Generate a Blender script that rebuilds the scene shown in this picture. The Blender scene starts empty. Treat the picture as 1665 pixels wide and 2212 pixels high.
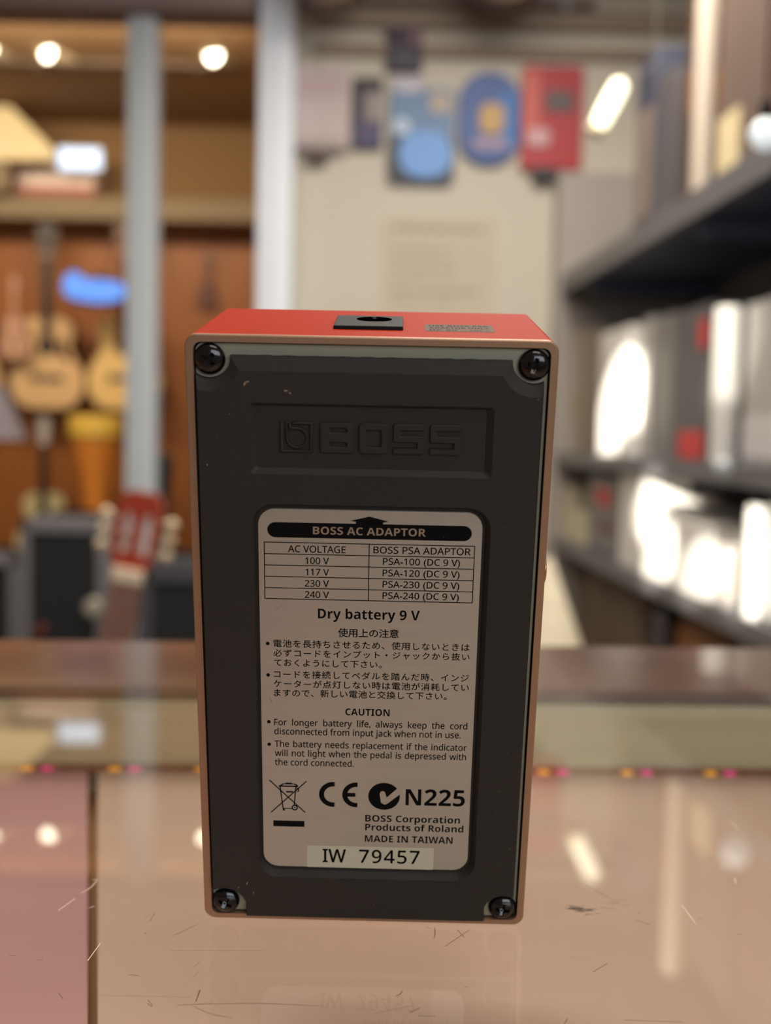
import bpy, bmesh, math, random
from mathutils import Vector, Matrix
random.seed(7)
S = bpy.context.scene
COL = S.collection

# ------------------------------------------------------------------ camera
FPX, PITCH, ROLL = 2400.0, 0.068, 0.0203
GZ = 1.0                                   # height of the counter's glass top above the floor
CAM = Vector((0.0031, -0.2481, GZ + 0.1113))
_f0 = Vector((0, math.cos(PITCH), -math.sin(PITCH)))
_r0 = Vector((1, 0, 0))
_u0 = Vector((0, math.sin(PITCH), math.cos(PITCH)))
_c, _s = math.cos(ROLL), math.sin(ROLL)
_R = _r0 * _c + _u0 * _s
_U = _u0 * _c - _r0 * _s
cd = bpy.data.cameras.new('camera')
cam = bpy.data.objects.new('camera', cd)
COL.objects.link(cam)
cam.matrix_world = Matrix(((_R.x, _U.x, -_f0.x, CAM.x), (_R.y, _U.y, -_f0.y, CAM.y),
                           (_R.z, _U.z, -_f0.z, CAM.z), (0, 0, 0, 1)))
cd.lens = FPX / 2212 * 36
cd.sensor_width = 36
cd.clip_start = 0.01
cd.clip_end = 50
cd.dof.use_dof = True
cd.dof.focus_distance = 0.2345
cd.dof.aperture_fstop = (cd.lens / 1000) / 0.0040
cd.dof.aperture_blades = 0
S.camera = cam

# ------------------------------------------------------------------ world, exposure, lights
S.view_settings.view_transform = 'Standard'
S.view_settings.look = 'None'
S.view_settings.exposure = 0.0
S.view_settings.gamma = 1.0
S.view_settings.use_curve_mapping = False
w = bpy.data.worlds.new('world'); S.world = w
w.use_nodes = True
w.node_tree.nodes['Background'].inputs[0].default_value = (0.155, 0.135, 0.115, 1)
w.node_tree.nodes['Background'].inputs[1].default_value = 1.0

def area(name, loc, target, sx, sy, power, col):
    l = bpy.data.lights.new(name, 'AREA')
    l.shape = 'RECTANGLE'; l.size = sx; l.size_y = sy; l.energy = power; l.color = col
    o = bpy.data.objects.new(name, l); COL.objects.link(o)
    o.location = loc
    o.rotation_euler = (Vector(target) - Vector(loc)).to_track_quat('-Z', 'Y').to_euler()
    return o

def spot(name, loc, target, power, deg, col, blend=0.25, r=0.02):
    l = bpy.data.lights.new(name, 'SPOT')
    l.energy = power; l.spot_size = math.radians(deg); l.spot_blend = blend; l.color = col
    l.shadow_soft_size = r
    o = bpy.data.objects.new(name, l); COL.objects.link(o)
    o.location = loc
    o.rotation_euler = (Vector(target) - Vector(loc)).to_track_quat('-Z', 'Y').to_euler()
    return o

def at(px, py, Y):
    """point of the shop seen at photo pixel px, py, at distance Y ahead of the camera"""
    d = _f0 + _R * ((px - 832.5) / FPX) - _U * ((py - 1106) / FPX)
    return CAM + d * (Y / d.y)

def on_plane(px, py, z):
    d = _f0 + _R * ((px - 832.5) / FPX) - _U * ((py - 1106) / FPX)
    return CAM + d * ((z - CAM.z) / d.z)

CY = CAM.y
CEIL = 2.85
area('shop_window_light', (1.8, -3.2, 2.0), (0.0, 2.0, 1.2), 3.4, 1.6, 76, (0.86, 0.92, 1.0))
area('ceiling_light_aisle', (0.45, 2.3, CEIL - .03), (0.45, 2.3, 0), 0.9, 1.6, 54, (1.0, 0.92, 0.82))
area('ceiling_light_counter', (-0.9, 1.2, CEIL - .03), (-0.9, 1.2, 0), 1.2, 1.2, 40, (1.0, 0.92, 0.82))
area('front_fill_light', (0.5, -1.0, CEIL - .03), (0.5, -1.0, 0), 1.2, 0.8, 12, (1.0, 0.92, 0.82))  # unseen overhead fill, added to light the lips of the pad's recesses
area('guitar_room_light', (-1.7, 4.5, CEIL - .05), (-1.7, 6.3, 1.2), 2.2, 0.5, 60, (1.0, 0.83, 0.60))
# unseen spots added in place of sunlight on the right-hand shelf boxes
for nm, px, py, Y, pw, dg in (('sun_patch_spot', 1322, 850, 3.40, 170, 7.4), ('sun_patch_spot', 1395, 1080, 3.0, 120, 5.5),
                              ('sun_patch_spot', 1410, 1190, 2.9, 120, 5.0), ('sun_patch_spot', 1500, 1230, 2.6, 90, 4.6),
                              ('sun_patch_spot', 1636, 1210, 2.3, 110, 7.0), ('sun_patch_spot', 1560, 740, 2.55, 40, 6.0)):
    t = at(px, py, Y)
    spot(nm, (t.x - 1.15, t.y - 1.7, 2.25 if py < 900 else 1.55), t, pw * 6, dg, (1.0, 0.95, 0.84), 0.35)

# ------------------------------------------------------------------ materials
def lin(c):
    c = c / 255.0
    return c / 12.92 if c <= 0.04045 else ((c + 0.055) / 1.055) ** 2.4
def L3(rgb): return (lin(rgb[0]), lin(rgb[1]), lin(rgb[2]), 1)

_M = {}
def mat(name, rgb, rough=0.6, metal=0.0, var=0.08, scale=20.0, bump=0.0, bscale=200.0, stretch=None,
        spec=0.5, emit=0.0, coat=0.0, rgb2=None):
    """principled material whose colour wanders a little with object-space noise"""
    if name in _M: return _M[name]
    m = bpy.data.materials.new(name); m.use_nodes = True
    nt = m.node_tree; N = nt.nodes; K = nt.links
    b = N['Principled BSDF']
    b.inputs['Roughness'].default_value = rough
    b.inputs['Metallic'].default_value = metal
    b.inputs['Specular IOR Level'].default_value = spec
    b.inputs['Coat Weight'].default_value = coat
    tc = N.new('ShaderNodeTexCoord')
    mp = N.new('ShaderNodeMapping')
    if stretch: mp.inputs['Scale'].default_value = stretch
    K.new(tc.outputs['Object'], mp.inputs['Vector'])
    nz = N.new('ShaderNodeTexNoise'); nz.inputs['Scale'].default_value = scale; nz.inputs['Detail'].default_value = 4
    K.new(mp.outputs[0], nz.inputs['Vector'])
    mx = N.new('ShaderNodeMix'); mx.data_type = 'RGBA'
    c = L3(rgb)
    if rgb2: a, d = c, L3(rgb2)
    else: a = tuple(v * (1 - var) for v in c[:3]) + (1,); d = tuple(min(1, v * (1 + var)) for v in c[:3]) + (1,)
    mx.inputs[6].default_value = a; mx.inputs[7].default_value = d
    K.new(nz.outputs['Fac'], mx.inputs[0])
    K.new(mx.outputs[2], b.inputs['Base Color'])
    if bump:
        n2 = N.new('ShaderNodeTexNoise'); n2.inputs['Scale'].default_value = bscale; n2.inputs['Detail'].default_value = 3
        K.new(mp.outputs[0], n2.inputs['Vector'])
        bp = N.new('ShaderNodeBump'); bp.inputs['Strength'].default_value = bump; bp.inputs['Distance'].default_value = 0.001
        K.new(n2.outputs['Fac'], bp.inputs['Height']); K.new(bp.outputs[0], b.inputs['Normal'])
    if emit:
        K.new(mx.outputs[2], b.inputs['Emission Color']); b.inputs['Emission Strength'].default_value = emit
    _M[name] = m
    return m

def glass_mat():
    m = bpy.data.materials.new('counter_glass'); m.use_nodes = True
    nt = m.node_tree; N = nt.nodes; K = nt.links
    N.remove(N['Principled BSDF']); out = N['Material Output']
    tr = N.new('ShaderNodeBsdfTransparent'); tr.inputs[0].default_value = (0.95, 0.97, 0.94, 1)
    gl = N.new('ShaderNodeBsdfGlossy'); gl.inputs['Roughness'].default_value = 0.0
    geo = N.new('ShaderNodeNewGeometry')
    mr = N.new('ShaderNodeMapRange')
    mr.inputs['To Min'].default_value = 1.46; mr.inputs['To Max'].default_value = 1 / 1.46
    K.new(geo.outputs['Backfacing'], mr.inputs['Value'])
    fr = N.new('ShaderNodeFresnel'); K.new(mr.outputs[0], fr.inputs['IOR'])
    mx = N.new('ShaderNodeMixShader')
    K.new(fr.outputs[0], mx.inputs[0]); K.new(tr.outputs[0], mx.inputs[1]); K.new(gl.outputs[0], mx.inputs[2])
    K.new(mx.outputs[0], out.inputs[0])
    return m

def rubber_mat():
    m = mat('black_rubber', (38, 33, 28), rough=0.6, var=0.16, scale=60, bump=0.12, bscale=5000, spec=0.3)
    nt = m.node_tree; N = nt.nodes; K = nt.links
    b = N['Principled BSDF']
    src = b.inputs['Base Color'].links[0].from_socket
    tc = [n for n in N if n.type == 'TEX_COORD'][0]
    v = N.new('ShaderNodeTexVoronoi'); v.inputs['Scale'].default_value = 130
    K.new(tc.outputs['Object'], v.inputs['Vector'])
    wn = N.new('ShaderNodeTexNoise'); wn.inputs['Scale'].default_value = 45
    K.new(tc.outputs['Object'], wn.inputs['Vector'])
    r1 = N.new('ShaderNodeMapRange'); r1.inputs['From Min'].default_value = 0.045; r1.inputs['From Max'].default_value = 0.02
    K.new(v.outputs['Distance'], r1.inputs['Value'])
    r2 = N.new('ShaderNodeMapRange'); r2.inputs['From Min'].default_value = 0.58; r2.inputs['From Max'].default_value = 0.66
    K.new(wn.outputs['Fac'], r2.inputs['Value'])
    mu = N.new('ShaderNodeMath'); mu.operation = 'MULTIPLY'
    K.new(r1.outputs[0], mu.inputs[0]); K.new(r2.outputs[0], mu.inputs[1])
    mx = N.new('ShaderNodeMix'); mx.data_type = 'RGBA'; mx.inputs[7].default_value = L3((170, 150, 130))
    K.new(mu.outputs[0], mx.inputs[0]); K.new(src, mx.inputs[6]); K.new(mx.outputs[2], b.inputs['Base Color'])
    return m

# ------------------------------------------------------------------ mesh helpers
class MB:
    def __init__(self): self.bm = bmesh.new()
    def box(self, lo, hi, bev=0.0, seg=2, mtx=None):
        r = bmesh.ops.create_cube(self.bm, size=1.0)
        vs = r['verts']
        for v in vs:
            v.co = Vector([lo[i] + (v.co[i] + .5) * (hi[i] - lo[i]) for i in range(3)])
        if bev:
            es = list({e for v in vs for e in v.link_edges})
            g = bmesh.ops.bevel(self.bm, geom=es, offset=bev, segments=seg, affect='EDGES', profile=0.5)
            vs = g['verts']
        if mtx is not None:
            bmesh.ops.transform(self.bm, matrix=mtx, verts=list(set(vs)))
        return self
    def lathe(self, prof, n=32, axis='z', mtx=None, cap=True):
        """profile (r, h) turned round an axis"""
        rings = []
        for r, h in prof:
            ring = []
            for k in range(n):
                a = 2 * math.pi * k / n
                p = Vector((r * math.cos(a), r * math.sin(a), h))
                if axis == 'y': p = Vector((p.x, -p.z, p.y))
                if axis == 'x': p = Vector((p.z, p.x, p.y))
                if mtx is not None: p = mtx @ p
                ring.append(self.bm.verts.new(p))
            rings.append(ring)
        for a, b in zip(rings, rings[1:]):
            for k in range(n):
                self.bm.faces.new((a[k], a[(k + 1) % n], b[(k + 1) % n], b[k]))
        if cap:
            self.bm.faces.new(rings[0][::-1]); self.bm.faces.new(rings[-1])
        return self
    def loft(self, rings, close_first=True, close_last=True):
        R = [[self.bm.verts.new(p) for p in r] for r in rings]
        n = len(R[0])
        for a, b in zip(R, R[1:]):
            for k in range(n):
                self.bm.faces.new((a[k], a[(k + 1) % n], b[(k + 1) % n], b[k]))
        if close_first: self.bm.faces.new(R[0][::-1])
        if close_last: self.bm.faces.new(R[-1])
        return R
    def prism(self, outline, y0, y1, bev=0.0, mtx=None):
        """outline of (x, z) points extruded from y0 (front) to y1; optional chamfer on the front edge"""
        cx = sum(p[0] for p in outline) / len(outline); cz = sum(p[1] for p in outline) / len(outline)
        def ring(y, ins):
            out = []
            for x, z in outline:
                d = math.hypot(x - cx, z - cz) or 1
                f = max(0.0, 1 - ins / d)
                p = Vector((cx + (x - cx) * f, y, cz + (z - cz) * f))
                out.append(mtx @ p if mtx is not None else p)
            return out
        rr = [ring(y0, bev)] + ([ring(y0 + bev, 0)] if bev else []) + [ring(y1, 0)]
        self.loft(rr)
        return self
    def tube(self, pts, r, n=10):
        pts = [Vector(p) for p in pts]
        rings = []
        for i, p in enumerate(pts):
            t = (pts[min(i + 1, len(pts) - 1)] - pts[max(i - 1, 0)]).normalized()
            up = Vector((0, 0, 1)) if abs(t.z) < .9 else Vector((1, 0, 0))
            a = t.cross(up).normalized(); b = t.cross(a).normalized()
            rr = r[i] if isinstance(r, (list, tuple)) else r
            rings.append([p + a * rr * math.cos(2 * math.pi * k / n) + b * rr * math.sin(2 * math.pi * k / n) for k in range(n)])
        self.loft(rings)
        return self
    def build(self, name, m, parent=None, smooth=False, recalc=True):
        if recalc: bmesh.ops.recalc_face_normals(self.bm, faces=self.bm.faces)
        me = bpy.data.meshes.new(name); self.bm.to_mesh(me); self.bm.free()
        me.materials.append(m)
        if smooth:
            for p in me.polygons: p.use_smooth = True
            me.set_sharp_from_angle(angle=math.radians(35))
        o = bpy.data.objects.new(name, me); COL.objects.link(o)
        if parent is not None: o.parent = parent
        return o

def tag(o, label=None, cat=None, group=None, kind=None):
    if label: o['label'] = label
    if cat: o['category'] = cat
    if group: o['group'] = group
    if kind: o['kind'] = kind
    return o
def thing(name, label, cat, loc=(0, 0, 0), rot=(0, 0, 0), group=None):
    o = bpy.data.objects.new(name, None); COL.objects.link(o)
    o.location = loc; o.rotation_euler = rot; o.empty_display_size = 0.05
    return tag(o, label, cat, group)
def struct(o): o['kind'] = 'structure'; return o
def dup(root, loc, label, rot=None, group=None):
    r = root.copy(); COL.objects.link(r); r.location = loc; r['label'] = label
    if rot is not None: r.rotation_euler = rot
    if group: r['group'] = group
    for ch in list(root.children):
        c = ch.copy(); COL.objects.link(c); c.parent = r
        for g in list(ch.children):
            d = g.copy(); COL.objects.link(d); d.parent = c
    return r

def rrect(x0, x1, z0, z1, r, n=6):
    pts = []
    for cx, cz, a0 in ((x1 - r, z1 - r, 0), (x0 + r, z1 - r, 90), (x0 + r, z0 + r, 180), (x1 - r, z0 + r, 270)):
        for k in range(n + 1):
            a = math.radians(a0 + 90 * k / n)
            pts.append((cx + r * math.cos(a), cz + r * math.sin(a)))
    return pts
def arc(cx, cz, r, a0, a1, n=12):
    return [(cx + r * math.cos(math.radians(a0 + (a1 - a0) * k / n)), cz + r * math.sin(math.radians(a0 + (a1 - a0) * k / n))) for k in range(n + 1)]
def spline(pts, sub=6):
    out = []
    for i in range(len(pts) - 1):
        p0 = pts[max(i - 1, 0)]; p1 = pts[i]; p2 = pts[i + 1]; p3 = pts[min(i + 2, len(pts) - 1)]
        for k in range(sub):
            t = k / sub
            out.append(tuple(.5 * (2 * p1[j] + (p2[j] - p0[j]) * t + (2 * p0[j] - 5 * p1[j] + 4 * p2[j] - p3[j]) * t * t
                                   + (3 * p1[j] - p0[j] - 3 * p2[j] + p3[j]) * t ** 3) for j in range(2)))
    out.append(tuple(pts[-1]))
    return out

def curve_mesh(splines, extrude=0.0, bevel=0.0, offset=0.0):
    """flat filled outlines (holes allowed) in mm -> mesh in XY"""
    c = bpy.data.curves.new('outline', 'CURVE'); c.dimensions = '2D'; c.fill_mode = 'BOTH'
    c.extrude = extrude; c.bevel_depth = bevel; c.bevel_resolution = 1; c.offset = offset
    for pts in splines:
        s = c.splines.new('POLY'); s.points.add(len(pts) - 1); s.use_cyclic_u = True
        for i, (x, y) in enumerate(pts): s.points[i].co = (x, y, 0, 1)
    o = bpy.data.objects.new('outline', c); COL.objects.link(o)
    bpy.context.view_layer.update()
    me = bpy.data.meshes.new_from_object(o.evaluated_get(bpy.context.evaluated_depsgraph_get()))
    bpy.data.objects.remove(o); bpy.data.curves.remove(c)
    return me

# ================================================================== SHOP STRUCTURE
def wbox(name, x0, x1, Y0, Y1, z0, z1, m, bev=0.0, parent=None):
    """box given with Y measured from the camera"""
    return MB().box((x0, CY + Y0, z0), (x1, CY + Y1, z1), bev).build(name, m, parent)

m_floor = mat('grey_brown_carpet', (92, 80, 68), .95, var=.2, scale=60)
m_ceil = mat('cream_ceiling', (222, 205, 178), .9, var=.04, scale=3)
m_wall = mat('beige_wall_paint', (206, 198, 182), .85, var=.04, scale=4)
m_pil = mat('grey_wall_panel', (168, 160, 152), .8, var=.04, scale=4)
m_wood_wall = mat('orange_slat_wood', (112, 64, 23), .5, var=.3, scale=6, stretch=(9, 9, .5), rgb2=(186, 112, 48))
m_tan = mat('tan_upper_wall', (138, 106, 70), .85, var=.08, scale=2)
m_soffit = mat('soffit_beige', (140, 122, 96), .8, var=.06, scale=4)
m_alu = mat('pale_aluminium_post', (236, 242, 250), .4, var=.03, scale=10)
m_alu2 = mat('grey_aluminium_post', (196, 204, 208), .45, var=.04, scale=10)
m_header = mat('mauve_brown_header', (140, 120, 116), .6, var=.2, scale=5, stretch=(.6, 1, 1))
m_trim = mat('wall_trim_grey', (186, 180, 170), .7, var=.05)

struct(wbox('floor', -4.2, 3.0, -1.5, 8.0, -0.06, 0, m_floor))
struct(wbox('ceiling', -4.2, 3.0, -0.6, 8.0, CEIL, CEIL + .08, m_ceil))
xl = at(600, 900, 4.3).x
struct(wbox('wall_back', xl, 2.4, 4.30, 4.42, 0, CEIL, m_wall))
struct(wbox('ceiling', -3.48, xl, 4.30, 6.40, CEIL - .012, CEIL - .0005, mat('tan_ceiling', (150, 116, 78), .9)))
struct(wbox('wall_right', 1.30, 1.42, 1.3, 4.30, 0, CEIL, m_wall))
pil = at(1190, 900, 4.22)
struct(wbox('trim_1', pil.x, 1.30, 4.20, 4.30, 0, at(1190, 372, 4.22).z, m_pil, .004))
struct(wbox('wall_left', -3.6, -3.48, 3.4, 6.5, 0, CEIL, m_tan))
# guitar room behind the partition: boarded wall, soffit ledge, tan wall above
zl = at(300, 482, 6.2).z
struct(wbox('wall_guitar', -3.48, .4, 6.40, 6.5, 0, zl, m_wood_wall))
struct(wbox('wall_upper', -3.48, .4, 6.40, 6.5, zl, CEIL, m_tan))
struct(wbox('trim_2', -3.48, xl, 6.12, 6.40, at(300, 482, 6.2).z, at(300, 432, 6.2).z, m_soffit, .01))
struct(wbox('wall_side', xl + .02, xl + .10, 4.42, 6.40, 0, CEIL, m_tan))
# partition: header beam and two posts
hz = at(280, 42, 4.2).z
struct(MB().box((-3.48, CY + 4.08, hz), (at(556, 20, 4.2).x, CY + 4.28, hz + .20), .008).build('trim_3', m_header))
def post(name, x0, x1, top, m):
    a = at(x0, 900, 4.2).x; b = at(x1, 900, 4.2).x
    mb = MB().box((a, CY + 4.16, 0), (b, CY + 4.26, top), .006)
    mb.box((a + (b - a) * .42, CY + 4.148, 0), (a + (b - a) * .52, CY + 4.165, top))
    return struct(mb.build(name, m))
post('trim_4', 276, 338, hz, m_alu2)
post('trim_5', 552, 626, CEIL, m_alu)
# rails along the top of the back wall
for i, (p0, p1, tk) in enumerate(((96, 122, .03), (20, 62, .04))):
    zz0, zz1 = at(900, p1, 4.28).z, at(900, p0, 4.28).z
    struct(wbox('trim_%d' % (6 + i), xl + .12, 1.28, 4.30 - tk, 4.30, zz0, zz1, mat('taupe_rail', (150, 132, 116), .7)))

# ================================================================== DISPLAY COUNTER
case = thing('display_counter', 'glass-topped wooden display counter holding the red pedal', 'counter', (0, 0.236, GZ), (0, 0, 0.045))
m_rail = mat('glossy_brown_wood', (98, 66, 50), .22, var=.35, scale=12, stretch=(1, 9, 9), coat=.5)
m_case = mat('counter_wood', (90, 60, 42), .5, var=.3, scale=10, stretch=(1, 1, 9))
m_olive = mat('olive_back_board', (230, 224, 192), .7, var=.06, scale=8)
m_shelf = mat('brown_shelf_board', (196, 142, 98), .6, var=.2, scale=20)
W2 = 0.95
m_glass = glass_mat()
gt = MB().box((-W2, -.46, -.006), (W2, -.002, 0), 0).build('glass_top', m_glass, case)
MB().box((-W2, 0, -.045), (W2, .108, -.0003), .0006, 1).build('wooden_rail', m_rail, case)
MB().box((-W2, -.005, -.0459), (W2, -.0005, -.0062)).build('back_board', m_olive, case)
MB().box((-W2, -.47, -.052), (W2, .10, -.046)).build('display_shelf', m_shelf, case)
MB().box((-W2, -.47, -1.0), (W2, .10, -.052)).build('cabinet_body', m_case, case)
mb = MB(); mb.box((-W2, -.475, -.046), (W2, -.461, .001), .001); mb.build('front_edge', m_rail, case)
# glowing beads added for the coloured glints along the foot of the back board
st = thing('glint_strip', 'strip of glowing beads put in for amber and pink glints at the foot of the olive board', 'glint strip', (0, 0.236, GZ), (0, 0, 0.045))
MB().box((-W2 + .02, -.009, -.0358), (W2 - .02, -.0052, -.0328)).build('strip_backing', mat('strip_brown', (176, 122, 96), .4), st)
m_amb = mat('amber_glint', (255, 170, 50), .3, emit=.9); m_pnk = mat('pink_glint', (255, 70, 150), .3, emit=.75)
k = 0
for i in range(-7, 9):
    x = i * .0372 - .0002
    for dx, m, nm in ((0, m_amb, 'amber_glint_bead'), (.0085, m_pnk, 'pink_glint_bead')):
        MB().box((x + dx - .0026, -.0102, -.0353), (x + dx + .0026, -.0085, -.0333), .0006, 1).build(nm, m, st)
# two pink sheets lining the shelf, a dark gap between them
zs = GZ - .0345
def sheet(name, px0, px1, m, label):
    a = on_plane(px0, 1662 + px0 * .0096, zs); b = on_plane(px1, 1662 + px1 * .0096, zs); c = on_plane(px1, 4200, zs); d = on_plane(px0, 4200, zs)
    ring = [(p.x, p.y) for p in (a, b, c, d)]
    n = 24; left = []
    mb = MB()
    mb.loft([[Vector((x, y, zs - .0114)) for x, y in ring], [Vector((x, y, zs)) for x, y in ring]])
    return tag(mb.build(name, m), label, 'foam sheet')
sheet('foam_sheet', -1500, 189, mat('rose_foam', (198, 144, 148), .85, var=.08, scale=30), 'rose pink sheet under the glass left of the brown gap')
sheet('foam_sheet', 211, 3400, mat('peach_foam', (208, 167, 156), .85, var=.07, scale=18, rgb2=(212, 179, 164)), 'peach pink sheet under the glass beneath the red pedal')

# scratches and scuffs in the glass
def scratches(name, lines, m, wd):
    mb = MB()
    for pts in lines:
        P = [on_plane(x, y, GZ + .00006) for x, y in pts]
        if len(P) > 2: # smooth
            P2 = spline([(p.x, p.y) for p in P], 5); P = [Vector((x, y, GZ + .00006)) for x, y in P2]
        n = len(P); Lf = []; Rt = []
        for i, p in enumerate(P):
            t = (P[min(i + 1, n - 1)] - P[max(i - 1, 0)]).normalized(); s = Vector((-t.y, t.x, 0))
            ww = wd * (.25 + .75 * math.sin(math.pi * (i + .5) / n))
            Lf.append(mb.bm.verts.new(p + s * ww)); Rt.append(mb.bm.verts.new(p - s * ww))
        for i in range(n - 1): mb.bm.faces.new((Lf[i], Rt[i], Rt[i + 1], Lf[i + 1]))
    o = mb.build(name, m); o.parent = case; o.matrix_parent_inverse = case_inv
    o['kind'] = 'stuff'
    return o
bpy.context.view_layer.update()
case_inv = case.matrix_world.inverted()
def z7(*p): return [(x / 2.537, 1340 + y / 2.537) for x, y in p]
def z8(*p): return [(300 + x / 1.665, 1950 + y / 1.665) for x, y in p]
def z6(*p): return [(1100 + x / 2.536, 1340 + y / 2.536) for x, y in p]
dark = [z7((945, 1730), (1000, 1705), (1095, 1660)), z7((795, 1720), (803, 1710)), z7((820, 1650), (850, 1605)),
        z7((700, 1943), (735, 1944), (770, 1952)), z7((810, 2080), (835, 2110)), z7((965, 2110), (1050, 2105), (1165, 2098)),
        z7((1072, 2090), (1098, 2025)), z7((320, 2040), (345, 2075)), z7((50, 1837), (90, 1838)), z7((205, 1862), (235, 1860)),
        z8((200, 366), (430, 362), (660, 372)), z8((190, 370), (260, 400), (340, 415)), z8((205, 355), (218, 315)),
        z8((925, 335), (940, 328), (948, 315)), z8((1100, 157), (1190, 97)), z8((1145, 97), (1170, 125)), z8((1030, 88), (1050, 93)),
        z8((1060, 130), (1065, 110), (1062, 88)), z8((1172, 302), (1186, 304)), z8((975, 395), (1010, 378)), z8((1005, 407), (1065, 408)),
        z8((30, 362), (48, 375)), z6((410, 1445), (545, 1520)), z6((630, 2190), (945, 2200)), z6((300, 2212), (320, 2180)),
        z6((460, 1925), (535, 1880)), z6((1030, 1630), (1060, 1638)), z6((1245, 1725), (1280, 1718)), z6((500, 1574), (580, 1582)),
        z6((690, 1640), (770, 1668)), z6((700, 1600), (720, 1606))]
faint = [z7((625, 1368), (720, 1300)), z7((550, 2055), (1045, 2065)), z8((110, 172), (450, 172)), z8((845, 398), (985, 370)),
         z7((0, 1586), (300, 1580)), z7((1060, 1900), (1095, 1870)), z6((500, 1220), (760, 1280)), z8((20, 60), (55, 30)), z8((195, 270), (215, 245))]
light = [z7((440, 1497), (495, 1465), (535, 1420)), z7((505, 1425), (535, 1418)), z7((485, 1577), (518, 1566)), z7((320, 1590), (410, 1525)),
         z7((480, 1865), (550, 1770)), z6((945, 1560), (1020, 1660)), z6((1210, 1100), (1260, 1150)), z6((1235, 1410), (1240, 1440))]
scuff = []
for _ in range(46):
    t = random.random(); x = 1233 + 50 * t + random.gauss(0, 5); y = 1961 + 11 * t * t + random.gauss(0, 3.4)
    l = random.uniform(3, 12); scuff.append([(x - l, y - l * .03), (x + l, y + l * .08)])
for _ in range(26):
    x = random.gauss(1335, 14); y = random.gauss(1947, 5); l = random.uniform(2, 9)
    faint.append([(x - l, y), (x + l, y + l * .12)])
m_sc = mat('scratch_dark', (96, 74, 60), .8); m_sf = mat('scratch_faint', (140, 116, 98), .8)
m_sl = mat('scratch_light', (232, 204, 186), .6); m_ss = mat('scuff_black', (56, 48, 42), .8)
scratches('scratch', dark, m_sc, .00009); scratches('scratch', faint, m_sf, .00007)
scratches('scratch', light, m_sl, .00011); scratches('scuff', scuff, m_ss, .00011)

# ================================================================== THE PEDAL (millimetres, scaled)
LEAN = 0.2318
H, HW = 133.88, 36.5
pedal = thing('effect_pedal', 'red guitar effect pedal standing on end on the glass, black underside facing out', 'effect pedal',
              (0, 0, GZ + .0001), (LEAN, 0, -0.009))
pedal.scale = (.001,) * 3
m_red = mat('orange_red_paint', (186, 46, 8), .55, var=.08, scale=.05, spec=.02, stretch=(.3, 14, 1), bump=.05, bscale=.6)
m_rim = mat('bare_brushed_edge', (168, 134, 108), .42, metal=.75, var=.16, scale=1.2, stretch=(6, .2, .2))
m_plate = mat('grey_base_plate', (148, 146, 128), .45, metal=.35, var=.05, scale=.2)
m_rub = rubber_mat()
for nd in m_rub.node_tree.nodes:      # the pedal is modelled in millimetres
    if nd.type == 'TEX_NOISE': nd.inputs['Scale'].default_value /= 1000
    if nd.type == 'TEX_VORONOI': nd.inputs['Scale'].default_value /= 1000
m_label = mat('brushed_label_metal', (192, 187, 176), .40, metal=.8, var=.07, scale=.4, stretch=(.1, 1, 3))
m_ink = mat('black_ink', (9, 8, 8), .7, var=.02, spec=.08)
m_silver = mat('label_metal_letters', (158, 138, 118), .45, metal=.55)
m_sticker = mat('serial_sticker_grey', (176, 170, 146), .55, var=.04, scale=.2)
m_screw = mat('black_screw', (16, 15, 15), .16, metal=.4, var=.1, coat=.4)
m_black = mat('black_plastic', (24, 24, 26), .6, spec=.08)
m_gold = mat('brass_jack', (200, 150, 70), .3, metal=1.0)
tn = math.tan(LEAN)
def body_ring(y, ins, zins=None, n=6):
    hw = HW + (34.8 - HW) * y / 42 - ins
    zt = H - (ins if zins is None else zins)
    zb = -y * tn + (0 if y < 1.2 else 0.0) + ins * .0
    pts = rrect(-hw, hw, zb, zt, 2.4 - 1.5 * min(1, y / 42), n)
    return [Vector((x, y, z)) for x, z in pts]
mb = MB()
mb.loft([body_ring(1.0, .0), body_ring(8, 0), body_ring(41.3, 0), body_ring(41.75, .12), body_ring(42, .45)], close_first=False)
mb.build('casing', m_red, pedal, smooth=True)
# bare rim: outer edge, face, inner wall
IN = (-34.85, 35.0, 1.35, 132.4)
def flat(pts, y): return [Vector((x, y, z)) for x, z in pts]
outer = rrect(-HW, HW, 0, H, 2.4); outer_i = rrect(-HW + .25, HW - .25, .25, H - .25, 2.2); inner = rrect(IN[0], IN[1], IN[2], IN[3], 1.6)
mb = MB()
mb.loft([flat(outer, 1.05), flat(outer, .2), flat(outer_i, 0), flat(inner, 0), flat(inner, 3.2)], False, False)
mb.build('casing_rim', m_rim, pedal, smooth=False)
pi = .35
bp = MB().prism(rrect(IN[0] + pi, IN[1] - pi, IN[2] + pi, IN[3] - pi, 1.5), 1.1, 2.6)
bp.build('base_plate', m_plate, pedal)
MB().prism(rrect(IN[0] - .02, IN[1] + .02, IN[2] - .02, IN[3] + .02, 1.6), 2.7, 3.2).build('gasket', m_black, pedal)
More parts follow.
